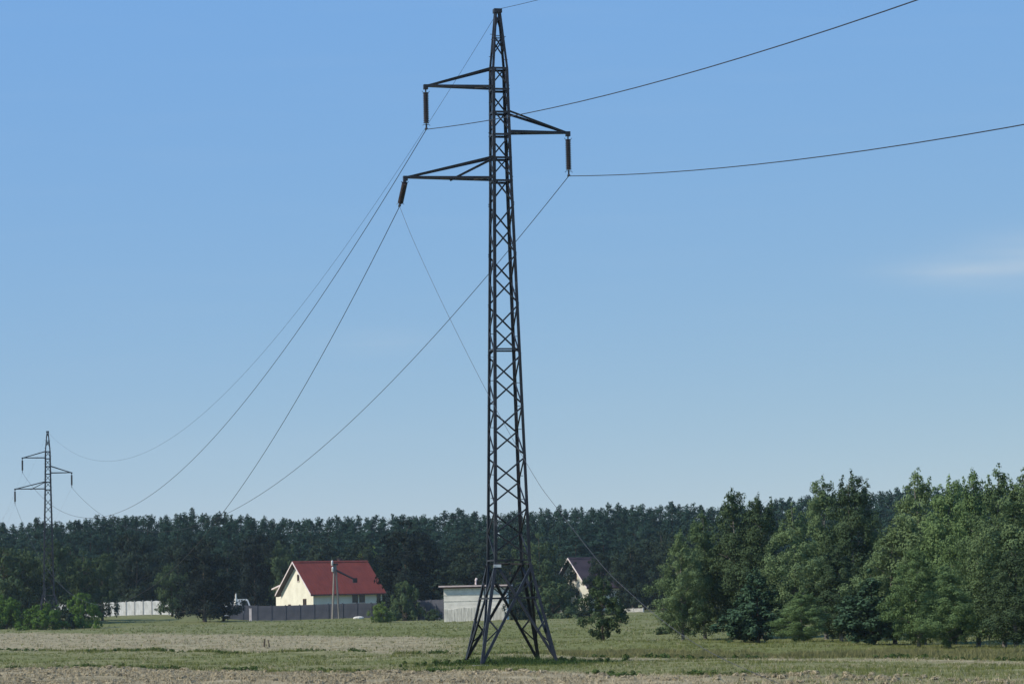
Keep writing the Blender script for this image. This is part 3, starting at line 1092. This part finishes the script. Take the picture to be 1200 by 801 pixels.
# straw heaps in the near stubble, along the rows
r = np.random.default_rng(120)
hx = r.uniform(-26, 22, 4200)
hrow = r.integers(0, 14, 4200)
hy = edge(B1, hx) - 0.7 - hrow * 1.6 + r.normal(0, .45, 4200)
kp = (hy > 78) & (vnoise(hx, hy, 1.3, 121) > 0.34) & ((hx < 3) | (r.random(4200) < .45))
hx, hy = hx[kp], hy[kp]
hr = r.uniform(0.04, 0.11, len(hx)) * (0.5 + vnoise(hx, hy, 3.0, 125))
V, Fc = clumped(np.stack([hx, hy, ground_z(hx, hy) + hr * .35], 1), hr, 26, 0.20, 122, 0.35, 0.8, 0, 0, (0.10, 0.2))
tag(link('straw_heaps', np_mesh('straw_heaps', V, Fc, M['straw'])), 'small heaps of pale straw lying in rows on the near stubble', 'straw', kind='stuff')
# dark leafy clods along the furrow edges; right ones paint shade under the verge
fx = np.concatenate([np.concatenate([r.uniform(-34, 1, 250), r.uniform(3, 20, 170)]), r.uniform(-24, 9, 420)])
fy = np.concatenate([edge(B2, fx[:420]) + r.normal(0, .35, 420), edge(B1, fx[420:]) + r.normal(.3, .4, 420)])
kp = vnoise(fx, fy * .3, 1.6, 123) > 0.40
fx, fy = fx[kp], fy[kp]
f_r = r.uniform(0.05, 0.16, len(fx))
V, Fc = clumped(np.stack([fx, fy, ground_z(fx, fy) + f_r * .5], 1), f_r, 22, 0.09, 124, 0.8, 0.3)
tag(link('edge_weeds_shade', np_mesh('edge_weeds_shade', V, Fc, M['weed'])), 'low dark weeds and painted verge shade along the edges between the field strips', 'weeds', kind='stuff')

# small single tree and shrubs in the open
b = base(706, 182)
plant('low_tree', 0, 'decid', 'small_tree', 'small dark leafy tree standing alone right of the big pylon', 'tree', b, height_to(706, 676, 182), 3.1)
plant('bush', 1, 'decid', 'bush', 'tiny dark bush in the grass left of the birch row', 'bush', base(776, 198), 0.6, 1.2)

BUSH = [
    (8, 697, 372, 6.0, 2, 'bush', 'leafy green bush cut by the left picture edge'),
    (51, 707, 362, 6.0, 0, 'bush', 'bright rounded bush in front of the distant pylon'),
    (97, 695, 370, 4.8, 3, 'bush', 'taller bright bush beside the left end of the white fence'),
    (76, 714, 368, 3.2, 1, 'decid_dark', 'low dark bush between the rounded and the taller bright bush'),
    (30, 700, 380, 4.0, 1, 'decid_dark', 'dark bush behind the gap of the left bushes'),
    (446, 705, 366, 3.2, 2, 'decid_light', 'pale yellow-green shrub at the right end of the dark fence'),
    (475, 681, 380, 4.9, 3, 'decid', 'big round grey-green shrub right of the red-roofed house'),
    (648, 682, 366, 7.6, 0, 'decid', 'wide rounded bush right of the white shed'),
    (608, 694, 352, 3.6, 2, 'decid_dark', 'dark bush behind the pylon feet at the white shed corner'),
    (690, 706, 378, 4.6, 1, 'decid_dark', 'low dark bush behind the small single tree'),
    (722, 708, 392, 3.6, 2, 'decid_dark', 'dark bush right of the small single tree'),
    (508, 713, 371, 2.2, 1, 'decid', 'small bush before the grey panels left of the white shed'),
]
for px, py, d, w, v, mat, lab in BUSH:
    plant('bush', v, mat, 'bush', lab, 'bush', base(px, d), height_to(px, py, d), w, group='bushes along the far side of the field')

MID = [
    (4, 640, 402, 7.5, 'tree', 'decid', 'leafy tree at the left picture edge behind the bushes'),
    (34, 642, 412, 6.5, 'tree', 'decid', 'leafy tree left of the distant pylon'),
    (62, 634, 404, 7.0, 'tree', 'decid', 'round lit tree directly behind the distant pylon'),
    (98, 646, 410, 5.6, 'tree', 'decid', 'lit tree right behind the taller bright bush'),
    (120, 648, 418, 5.0, 'tree', 'decid', 'small tree above the left end of the white fence'),
    (202, 660, 438, 5.2, 'tree', 'decid', 'small lit tree at the right end of the white fence'),
    (240, 633, 408, 8.2, 'tree', 'blackish', 'big dark tree left of the grey fence corner'),
    (262, 668, 412, 5.5, 'tree', 'decid_dark', 'dark low tree right beside the big dark one'),
    (299, 626, 474, 7.0, 'tree', 'blackish', 'dark tree just left of the red-roofed house'),
    (332, 634, 474, 6.0, 'tree', 'decid', 'tree behind the pale gable of the red-roofed house'),
    (432, 640, 480, 6.0, 'tree', 'decid_light', 'bright tree behind the right end of the red roof'),
    (478, 612, 420, 9.0, 'tree', 'blackish', 'tall broad blackish tree right of the red roof'),
    (510, 642, 432, 7.0, 'conifer', 'decid_dark', 'dark conifer behind the left end of the white shed'),
    (552, 646, 440, 7.0, 'tree', 'decid_dark', 'dark tree behind the middle of the white shed'),
    (600, 640, 440, 7.5, 'tree', 'decid_dark', 'dark tree seen through the legs of the big pylon'),
    (634, 626, 432, 7.0, 'tree', 'decid', 'large lit round tree left of the pale gable house'),
    (703, 648, 453, 5.0, 'tree', 'decid_dark', 'dark tree covering the right of the pale gable house'),
    (742, 636, 448, 7.5, 'tree', 'decid_dark', 'dark wide tree behind the white wall bits'),
    (792, 626, 450, 8.0, 'tree', 'decid_dark', 'dark tree behind the left end of the birch row'),
    (160, 640, 470, 8.0, 'tree', 'decid_dark', 'dark tree behind the middle of the white fence'),
    (386, 648, 484, 6.5, 'tree', 'decid_dark', 'dark tree behind the middle of the red roof'),
]
for i, (px, py, d, w, kind, mat, lab) in enumerate(MID):
    plant(kind, i % 4 if kind == 'tree' else i % 3, mat, 'leafy_tree' if kind == 'tree' else 'dark_conifer', lab, 'tree', base(px, d), height_to(px, py, d), w, group='trees round the houses')

# forest: individual pines in the rows that show, then one mass behind
TL = np.array([(-60, 618), (0, 614), (50, 610), (85, 606), (120, 602), (200, 601), (270, 600), (330, 605), (400, 603), (470, 602), (530, 600), (600, 598),
               (650, 593), (700, 592), (760, 590), (800, 588), (850, 590), (900, 587), (940, 580), (1050, 572), (1090, 570), (1260, 566)], float)
fr = random.Random(5)
count = 0
for ri, (dd, gap, lo, hi, w0, w1) in enumerate(((488, 33, 12, 52, 5.5, 8.5), (500, 24, 5, 26, 5.0, 7.5), (514, 18, 2, 11, 4.5, 6.5), (530, 10.2, -1, 5, 5.0, 7.5))):
    px = -40 + fr.uniform(0, 10)
    while px < 1245:
        d = dd + fr.uniform(-5, 5)
        ty = np.interp(px, TL[:, 0], TL[:, 1]) + fr.uniform(lo, hi) - (5 if fr.random() < 0.08 else 0)
        b = base(px, d)
        hgt = height_to(px, ty, d)
        plant('pine', fr.randrange(6), 'pine', 'pine_tree', 'dark forest pine in the wood behind the houses', 'tree', b, hgt,
              fr.uniform(w0, w1), group='pines of the wood behind the houses')
        count += 1
        px += gap * fr.uniform(0.7, 1.3)
BROAD = [(37, 'left of the legs of the distant pylon'), (94, 'just right of the distant pylon'), (151, 'above the middle of the white fence'),
         (210, 'above the right end of the white fence'), (268, 'between the big dark tree and the red-roofed house'), (322, 'left of the cream gable'),
         (379, 'above the left half of the red roof'), (425, 'above the right end of the red roof'), (498, 'right of the tall broad blackish tree'),
         (552, 'above the roof of the white shed'), (607, 'seen through the waist of the big pylon'), (664, 'left of the top of the pale gable'),
         (725, 'above the small single tree'), (778, 'beside the left end of the birch row')]
for q, (px, where) in enumerate(BROAD):
    d = fr.uniform(474, 484)
    ty = np.interp(px, TL[:, 0], TL[:, 1]) + fr.uniform(22, 60)
    plant('tree', fr.randrange(4), fr.choice(['decid_dark', 'decid_dark', 'decid']), 'broadleaf_tree', 'round-crowned tree of the wood edge, ' + where, 'tree',
          base(px, d), height_to(px, ty, d), fr.uniform(6.5, 9.5), group='broadleaf trees at the foot of the wood')
# wood behind, one mass
Vs, Fs, o = [], [], 0
for j in range(190):
    d = fr.uniform(545, 625)
    px = fr.uniform(-120, 1320)
    ty = np.interp(px, TL[:, 0], TL[:, 1]) + fr.uniform(1, 9)
    vh, vw, V, Fc, tr, _ = variant('pine', fr.randrange(6))
    b = base(px, d)
    hgt = height_to(px, ty, d)
    keep = np.arange(len(Fc)) % 2 == 0
    Fk = Fc[keep]
    Vk = V.reshape(-1, 4, 3)[keep].reshape(-1, 3)
    an = fr.uniform(0, 6.28)
    ca, sa = math.cos(an), math.sin(an)
    wsc = fr.uniform(5, 7.5) / vw
    X = (Vk[:, 0] * ca - Vk[:, 1] * sa) * wsc + b.x
    Y = (Vk[:, 0] * sa + Vk[:, 1] * ca) * wsc + b.y
    Vs.append(np.stack([X, Y, Vk[:, 2] * hgt / vh + b.z], 1))
    Fs.append(np.arange(len(Vk)).reshape(-1, 4) + o)
    o += len(Vk)
wood = link('forest', np_mesh('forest', np.concatenate(Vs), np.concatenate(Fs), M['pine']))
tag(wood, 'deep part of the dark pine wood behind the front rows', 'forest', kind='stuff')
# undergrowth closing the foot of the wood
r = np.random.default_rng(77)
ux = r.uniform(-120, 130, 700)
uy = r.uniform(484, 500, 700)
cl = np.stack([ux, uy, terrain(ux, uy) + r.uniform(0.2, 4.6, 700)], 1)
V, Fc = clumped(cl, r.uniform(0.9, 1.9, 700), 34, 0.5, 78, 0.8, 0.4)
tag(link('undergrowth', np_mesh('undergrowth', V, Fc, M['decid_dark'])), 'dark undergrowth along the foot of the wood', 'undergrowth', kind='stuff')


# ------------------------------------------------------------------ houses
def window(parent, x0, x1, z0, z1, y, axis, n_pane=1, frame='wframe'):
    """window set in a wall plane; axis 'x': wall runs along x facing -y, 'y': wall along y facing -x"""
    m = MB()
    p = MB()
    b = 0.09

    def bx(mm, a0, a1, zz0, zz1, o0, o1):
        if axis == 'x':
            mm.box(a0, a1, y - o1, y - o0, zz0, zz1)
        else:
            mm.box(y - o1, y - o0, a0, a1, zz0, zz1)
    bx(m, x0, x1, z0, z0 + b, -.05, .05)
    bx(m, x0, x1, z1 - b, z1, -.05, .05)
    bx(m, x0, x0 + b, z0 + b, z1 - b, -.05, .05)
    bx(m, x1 - b, x1, z0 + b, z1 - b, -.05, .05)
    for i in range(1, n_pane):
        xm = x0 + (x1 - x0) * i / n_pane
        bx(m, xm - .04, xm + .04, z0 + b, z1 - b, -.04, .04)
    w = m.build('window', M[frame], parent)
    bx(p, x0 + b, x1 - b, z0 + b, z1 - b, -.06, .01)
    p.build('pane', M['glass'], w)
    s = MB()
    bx(s, x0 - .08, x1 + .08, z0 - .07, z0 - .003, .003, .12)
    s.build('sill', M['white_trim'], w)
    return w


def make_house(name, label, corner_px, d, a, L, Wd, eave, ridge, wall, roof, trim, openings):
    c = base(corner_px, d)
    root = empty(name, c, a)
    tag(root, label, 'house')
    e2, r2 = eave, ridge
    m = MB()
    m.prism([(0, 0, -.3), (0, Wd, -.3), (0, Wd, e2 - .1), (0, Wd / 2, r2 - .2), (0, 0, e2 - .1)], (L, 0, 0))
    m.build('wall', M[wall], root)
    ov, og = 0.55, 0.75
    sl = (r2 - e2) / (Wd / 2)
    rf = empty('roof', (0, 0, 0), 0, root)
    for s in (0, 1):
        y0 = -ov if s == 0 else Wd + ov
        m = MB()
        z0 = e2 - ov * sl
        m.prism([(-og, y0, z0), (-og, Wd / 2, r2), (-og, Wd / 2, r2 + .14), (-og, y0, z0 + .14)], (L + og * 1.6, 0, 0))
        nr = 26
        for i in range(nr):                                     # standing ribs of the sheet
            x = -og + (L + og * 1.6) * (i + .5) / nr
            m.prism([(x - .03, y0, z0 + .138), (x - .03, Wd / 2, r2 + .138), (x - .03, Wd / 2, r2 + .18), (x - .03, y0, z0 + .18)], (.06, 0, 0))
        m.build('roof_slope', M[roof], rf)
        m = MB()
        m.prism([(-og - .05, y0, z0 - .06), (-og - .05, Wd / 2, r2 - .06), (-og - .05, Wd / 2, r2 + .2), (-og - .05, y0, z0 + .2)], (.046, 0, 0))
        m.build('barge_board', M[trim], rf)
        m = MB()
        m.prism([(-og + .01, y0, z0 - .12), (-og + .01, Wd / 2, r2 - .12), (-og + .01, Wd / 2, r2 - .01), (-og + .01, y0, z0 - .01)], (og - .02, 0, 0))
        m.build('soffit', M['soffit'], rf)
        m = MB()
        m.tube([(-og, y0 + (-.07 if s == 0 else .07), z0 + .02), (L + og * .6, y0 + (-.07 if s == 0 else .07), z0 + .02)], 0.09, 6)
        m.build('gutter', M['dark_trim'], rf)
    m = MB()
    m.prism([(-og, Wd / 2 - .2, r2 + .06), (-og, Wd / 2, r2 + .26), (-og, Wd / 2 + .2, r2 + .06)], (L + og * 1.6, 0, 0))
    m.build('ridge_cap', M[roof], rf)
    for o_ in openings:
        window(root, *o_)
    return root


HA = math.radians(35)
HD = 452.0
hc = base(367.5, HD)
eave = height_to(368, 693, HD)
ridge = height_to(350, 658.5, HD)
house = make_house('red_roofed_house', 'cream house with a red pitched roof behind the dark fence', 367.5, HD, HA, 12.3, 9.5, eave, ridge, 'cream', 'red_roof', 'white_trim',
                   [(6.9, 7.9, eave - 1.75, eave - .55, 0, 'x'), (8.15, 9.15, eave - 1.75, eave - .55, 0, 'x'), (11.3, 12.0, 0.4, eave - .5, 0, 'x'),
                    (4.0, 4.6, eave + 1.7, eave + 2.7, 0, 'y'), (2.0, 3.0, eave - 2.2, eave - 1.0, 0, 'y', 2), (6.6, 7.4, eave - 3.0, eave - 1.8, 0, 'y')])
# lit rear annexe of the house
m = MB()
m.box(0.6, 4.5, 9.5 + .003, 12.1, -.3, eave + .6)
m.build('annexe_wall', M['cream'], house)
m = MB()
m.prism([(0.1, 9.52, eave + 1.15), (0.1, 12.6, eave + .45), (0.1, 12.6, eave + .65), (0.1, 9.52, eave + 1.35)], (4.6, 0, 0))
m.build('annexe_roof', M['white_trim'], house)
m = MB()
m.box(7.8, 8.4, 5.0, 5.6, ridge - 1.2, ridge + 0.5)
m.box(7.72, 8.48, 4.92, 5.68, ridge + 0.5, ridge + 0.6)
m.build('chimney', M['dark_roof'], house)

HD2 = 470.0
e2 = height_to(690, 685, HD2)
r2 = height_to(676, 654, HD2)
house2 = make_house('pale_house', 'pale gabled house with a dark roof half hidden by trees', 690.5, HD2, HA, 6.0, 8.6, e2, r2, 'cream_dull', 'dark_roof', 'white_trim',
                    [(3.0, 3.6, e2 + .7, e2 + 2.1, 0, 'y'), (2.4, 3.4, e2 - 2.0, e2 - .9, 0, 'y')])

# ------------------------------------------------------------------ white shed
SD = 356.0
c0 = base(520.5, SD)
c1 = base(594, SD - 0.6)
ang = math.atan2(c1.y - c0.y, c1.x - c0.x)
sl_ = (c1 - c0).length
shed = empty('white_shed', c0, ang)
tag(shed, 'whitewashed flat-roofed shed behind the feet of the big pylon', 'shed')
hs = height_to(550, 688, SD)
m = MB()
m.box(0, sl_, 0, 3.2, -.3, hs)
m.build('wall', M['shed_white'], shed)
rs = random.Random(3)
x = 0.03
pm = []
while x < sl_ - .3:
    wdt = rs.uniform(.36, .5)
    m = MB()
    m.box(x, min(x + wdt - .03, sl_), -.035 - rs.uniform(0, .02), -.004, -.05, hs * rs.uniform(.36, .44))
    m.build('plank', M['shed_plank'], shed)
    x += wdt
for zc in (hs * .62, hs * .8, hs * .95):
    m = MB()
    m.box(-.02, sl_ + .02, -.03, -.003, zc - .05, zc + .05)
    m.build('batten', M['shed_plank'], shed)
m = MB()
m.box(-.55, sl_ + .5, -.5, 3.6, hs + .16, hs + .33)
m.build('roof', M['shed_roof'], shed)
m = MB()
m.box(-.3, sl_ + .3, -.3, 3.4, hs + .003, hs + .157)
m.build('eaves_board', M['dark_trim'], shed)
m = MB()
m.tube([(3.8, .6, hs + .4), (3.8, .6, hs + .9), (3.92, .6, hs + 1.15)], 0.12, 8)
m.build('flue_pipe', M['white_trim'], shed)


# ------------------------------------------------------------------ fences
def panel_fence(name, label, pa, pb_, n, h, mpanel, mpost, arched, first_post=True):
    """posts and panels between two ground points, each its own part"""
    root = empty(name, pa, math.atan2(pb_.y - pa.y, pb_.x - pa.x))
    tag(root, label, 'fence')
    Lf = math.hypot(pb_.x - pa.x, pb_.y - pa.y)
    st = Lf / n
    rr = random.Random(n)
    pmesh = MB()
    if arched:
        k = 8
        poly = [(.07, 0, .05), (st - .07, 0, .05)] + [(st - .07 - (st - .14) * i / k, 0, h - .10 + .12 * math.sin(math.pi * i / k)) for i in range(k + 1)]
        pmesh.prism(poly, (0, .06, 0))
        for i in range(3):
            z = .05 + (h - .2) * (i + 1) / 4
            pmesh.box(.07, st - .07, -.012, -.001, z - .03, z + .03)
    else:
        pmesh.box(.05, st - .05, 0, .05, .06, h)
        for i in range(1, 6):
            z = .06 + (h - .06) * i / 6
            pmesh.box(.05, st - .05, -.012, -.001, z - .015, z + .015)
    me = pmesh.mesh('panel', M[mpanel])
    qm = MB()
    qm.box(-.07, .07, -.06, .12, -.3, h + .05)
    qm.prism([(-.08, -.07, h + .05), (.08, -.07, h + .05), (.08, .13, h + .05), (-.08, .13, h + .05)], (0, 0, .05))
    qe = qm.mesh('post', M[mpost])
    ca, sa = math.cos(root.rotation_euler.z), math.sin(root.rotation_euler.z)
    for i in range(n + 1):
        x = st * i
        z = float(terrain(pa.x + ca * x, pa.y + sa * x)) - pa.z
        link('post', qe, root, (x, 0, z))
        if i < n:
            z2 = float(terrain(pa.x + ca * (x + st), pa.y + sa * (x + st))) - pa.z
            link('panel', me, root, (x, 0, z), (0, -math.atan2(z2 - z, st), rr.uniform(-.01, .01)))
    return root


panel_fence('white_fence', 'white concrete panel fence with arched bays left of the dark trees', base(58, 455), base(208, 450), 15, height_to(160, 704, 451), 'white_panel', 'white_post', True)
panel_fence('grey_fence', 'long dark slate-coloured fence in front of the red-roofed house', base(268, 430), base(452, 428), 11, height_to(350, 708.5, 430), 'dark_panel', 'dark_panel', False)
panel_fence('grey_fence', 'short dark grey fence butting against the white shed', base(490, 382), base(520, 380), 2, height_to(505, 702.5, 381), 'dark_panel', 'dark_panel', False)
panel_fence('white_wall', 'two white wall bits glimpsed among the dark trees right of the small tree', base(731, 432), base(754, 428), 2, height_to(740, 712.5, 430), 'white_post', 'white_post', False)

# ------------------------------------------------------------------ wooden power pole in front of the house
pd = 425.0
pbx = base(393.5, pd)
pole = empty('power_pole', pbx, 0.25)
tag(pole, 'twin-legged wooden power pole standing before the red roof', 'pole')
ph_ = height_to(393, 657, pd)
for s in (-1, 1):
    m = MB()
    m.tube([(s * .48, 0, -.3), (s * .10, 0, ph_ * .93)], [.17, .13], 7)
    m.build('pole_leg', M['wood'], pole)
m = MB()
m.tube([(0.16, 0, ph_ * .84), (3.0, -.3, ph_ * .66)], [.17, .13], 6)
m.box(2.5, 3.1, -.5, -.1, ph_ * .62, ph_ * .70)
m.build('side_arm', M['steel'], pole)
m = MB()
m.box(-.5, .45, -.08, .08, ph_ * .93, ph_ * .96)
m.build('crossbar', M['steel'], pole)
for x, z in ((-.42, .97), (-.36, .86)):
    m = MB()
    lathe(m, (x, -.14, ph_ * z - .4), (x, -.14, ph_ * z + .35), [(0, .08), (.1, .17), (.3, .12), (.4, .19), (.6, .13), (.7, .18), (.95, .1), (1, .05)], 8)
    m.build('insulator_pot', M['ceramic'], pole, True)
m = MB()
m.tube([(-.42, 0, ph_ * .94), (-.42, 0, ph_ * 1.03)], .05, 6)
m.build('pin', M['steel'], pole)

# small odds and ends along the fence
p = base(293.5, 424)
m = MB()
m.box(-.17, .17, -.1, .1, -.2, height_to(293, 713, 424))
m.prism([(-.2, -.13, height_to(293, 713, 424)), (.2, -.13, height_to(293, 713, 424)), (.2, .13, height_to(293, 713, 424)), (-.2, .13, height_to(293, 713, 424))], (0, 0, .08))
o = m.build('marker_post', M['white_trim'])
o.location = p
tag(o, 'short white post in front of the dark fence', 'post')

p = base(420, 418)
m = MB()
k = 9
ring0 = [(.75 * math.cos(6.283 * i / k) * (1 + .12 * math.sin(i * 2.3)), .4 * math.sin(6.283 * i / k), -.1) for i in range(k)]
ring1 = [(q[0] * 1.02, q[1] * 1.05, .16) for q in ring0]
ring2 = [(q[0] * .7, q[1] * .65, .31 + .04 * math.sin(i)) for i, q in enumerate(ring0)]
m.add(ring0 + ring1 + ring2, [(i, (i + 1) % k, k + (i + 1) % k, k + i) for i in range(k)] + [(k + i, k + (i + 1) % k, 2 * k + (i + 1) % k, 2 * k + i) for i in range(k)] + [tuple(range(2 * k, 3 * k))])
o = m.build('flat_stone', M['stone'])
o.location = p
tag(o, 'pale flat stone in the grass before the dark fence', 'stone')

p = base(52.5, 378)
m = MB()
m.tube([(0, 0, -.3), (0.03, 0, height_to(52, 686, 361))], [.11, .08], 7)
o = m.build('wooden_post', M['wood'])
o.location = p
tag(o, 'thin weathered post rising above the bright rounded bush', 'post')

for px, lab, hh_, tl in ((309, 'thicker of two short dark stakes standing in the dry strip', .44, .05), (316, 'thinner of two short dark stakes standing in the dry strip', .40, -.12)):
    p = base(px, 178)
    m = MB()
    q = .06 if px == 309 else .04
    m.tube([(0, 0, -.2), (tl * .5, 0, hh_ * .6), (tl, 0, hh_ + .1)], [q, q * .9, q * .6], 6)
    o = m.build('wooden_stake', M['bark'])
    o.location = p
    tag(o, lab, 'stake', 'stakes in the dry strip')

# white van behind the dark fence
vd = 446.0
vb = base(281, vd)
van = empty('white_van', vb, 0.12)
tag(van, 'white van whose roof shows above the dark fence by the big dark tree', 'van')
vh_ = height_to(283, 701.5, vd)
m = MB()
m.prism([(-2.4, 0, .35), (2.3, 0, .35), (2.3, 0, .95), (1.9, 0, 1.15), (1.25, 0, vh_ - .12), (1.05, 0, vh_), (-2.25, 0, vh_), (-2.4, 0, vh_ - .15)], (0, 1.8, 0))
m.build('body', M['van_white'], van)
m = MB()
m.prism([(.35, -.006, 1.2), (1.6, -.006, 1.2), (1.12, -.006, vh_ - .28), (.35, -.006, vh_ - .28)], (0, .02, 0))
m.build('side_window', M['glass'], van)
m = MB()
m.prism([(1.88, .15, 1.2), (1.30, .15, vh_ - .2), (1.30, 1.65, vh_ - .2), (1.88, 1.65, 1.2)], (.03, 0, .02))
m.build('windscreen', M['glass'], van)
for x in (-1.5, 1.45):
    for y in (-.02, 1.62):
        m = MB()
        m.tube([(x, y, .34), (x, y + .2, .34)], .34, 14)
        w_ = m.build('wheel', M['rubber'], van)
        m = MB()
        m.tube([(x, y - .012, .34), (x, y + .212, .34)], .18, 10)
        m.build('rim', M['white_post'], w_)

# folded parasol beside the van
p = base(276.5, 440)
par = empty('folded_parasol', p)
tag(par, 'folded pale garden parasol left of the white van', 'parasol')
hp = height_to(276, 694, 440)
m = MB()
m.tube([(0, 0, 0), (0, 0, hp)], .03, 6)
m.build('pole', M['steel'], par)
m = MB()
lathe(m, (0, 0, hp * .45), (0.05, 0, hp), [(0, .28), (.1, .3), (.5, .2), (.9, .1), (1, .03)], 9)
m.build('canopy', M['cloth'], par)
m = MB()
m.box(-.25, .25, -.25, .25, -.05, .08)
m.build('base', M['concrete'], par)

# ------------------------------------------------------------------ air
m = MB()
m.box(-3600, 3600, -1600, 3600, -2.0, 34.0)
hz = bpy.data.materials.new('haze_air')
hz.use_nodes = True
hn = hz.node_tree
hn.nodes.clear()
ho = hn.nodes.new('ShaderNodeOutputMaterial')
hv_ = hn.nodes.new('ShaderNodeVolumePrincipled')
hv_.inputs['Color'].default_value = (0.74, 0.90, 0.95, 1)
hv_.inputs['Density'].default_value = 0.00009
hv_.inputs['Anisotropy'].default_value = 0.2
hn.links.new(hv_.outputs[0], ho.inputs['Volume'])
haze = m.build('haze', hz)
tag(haze, kind='stuff')
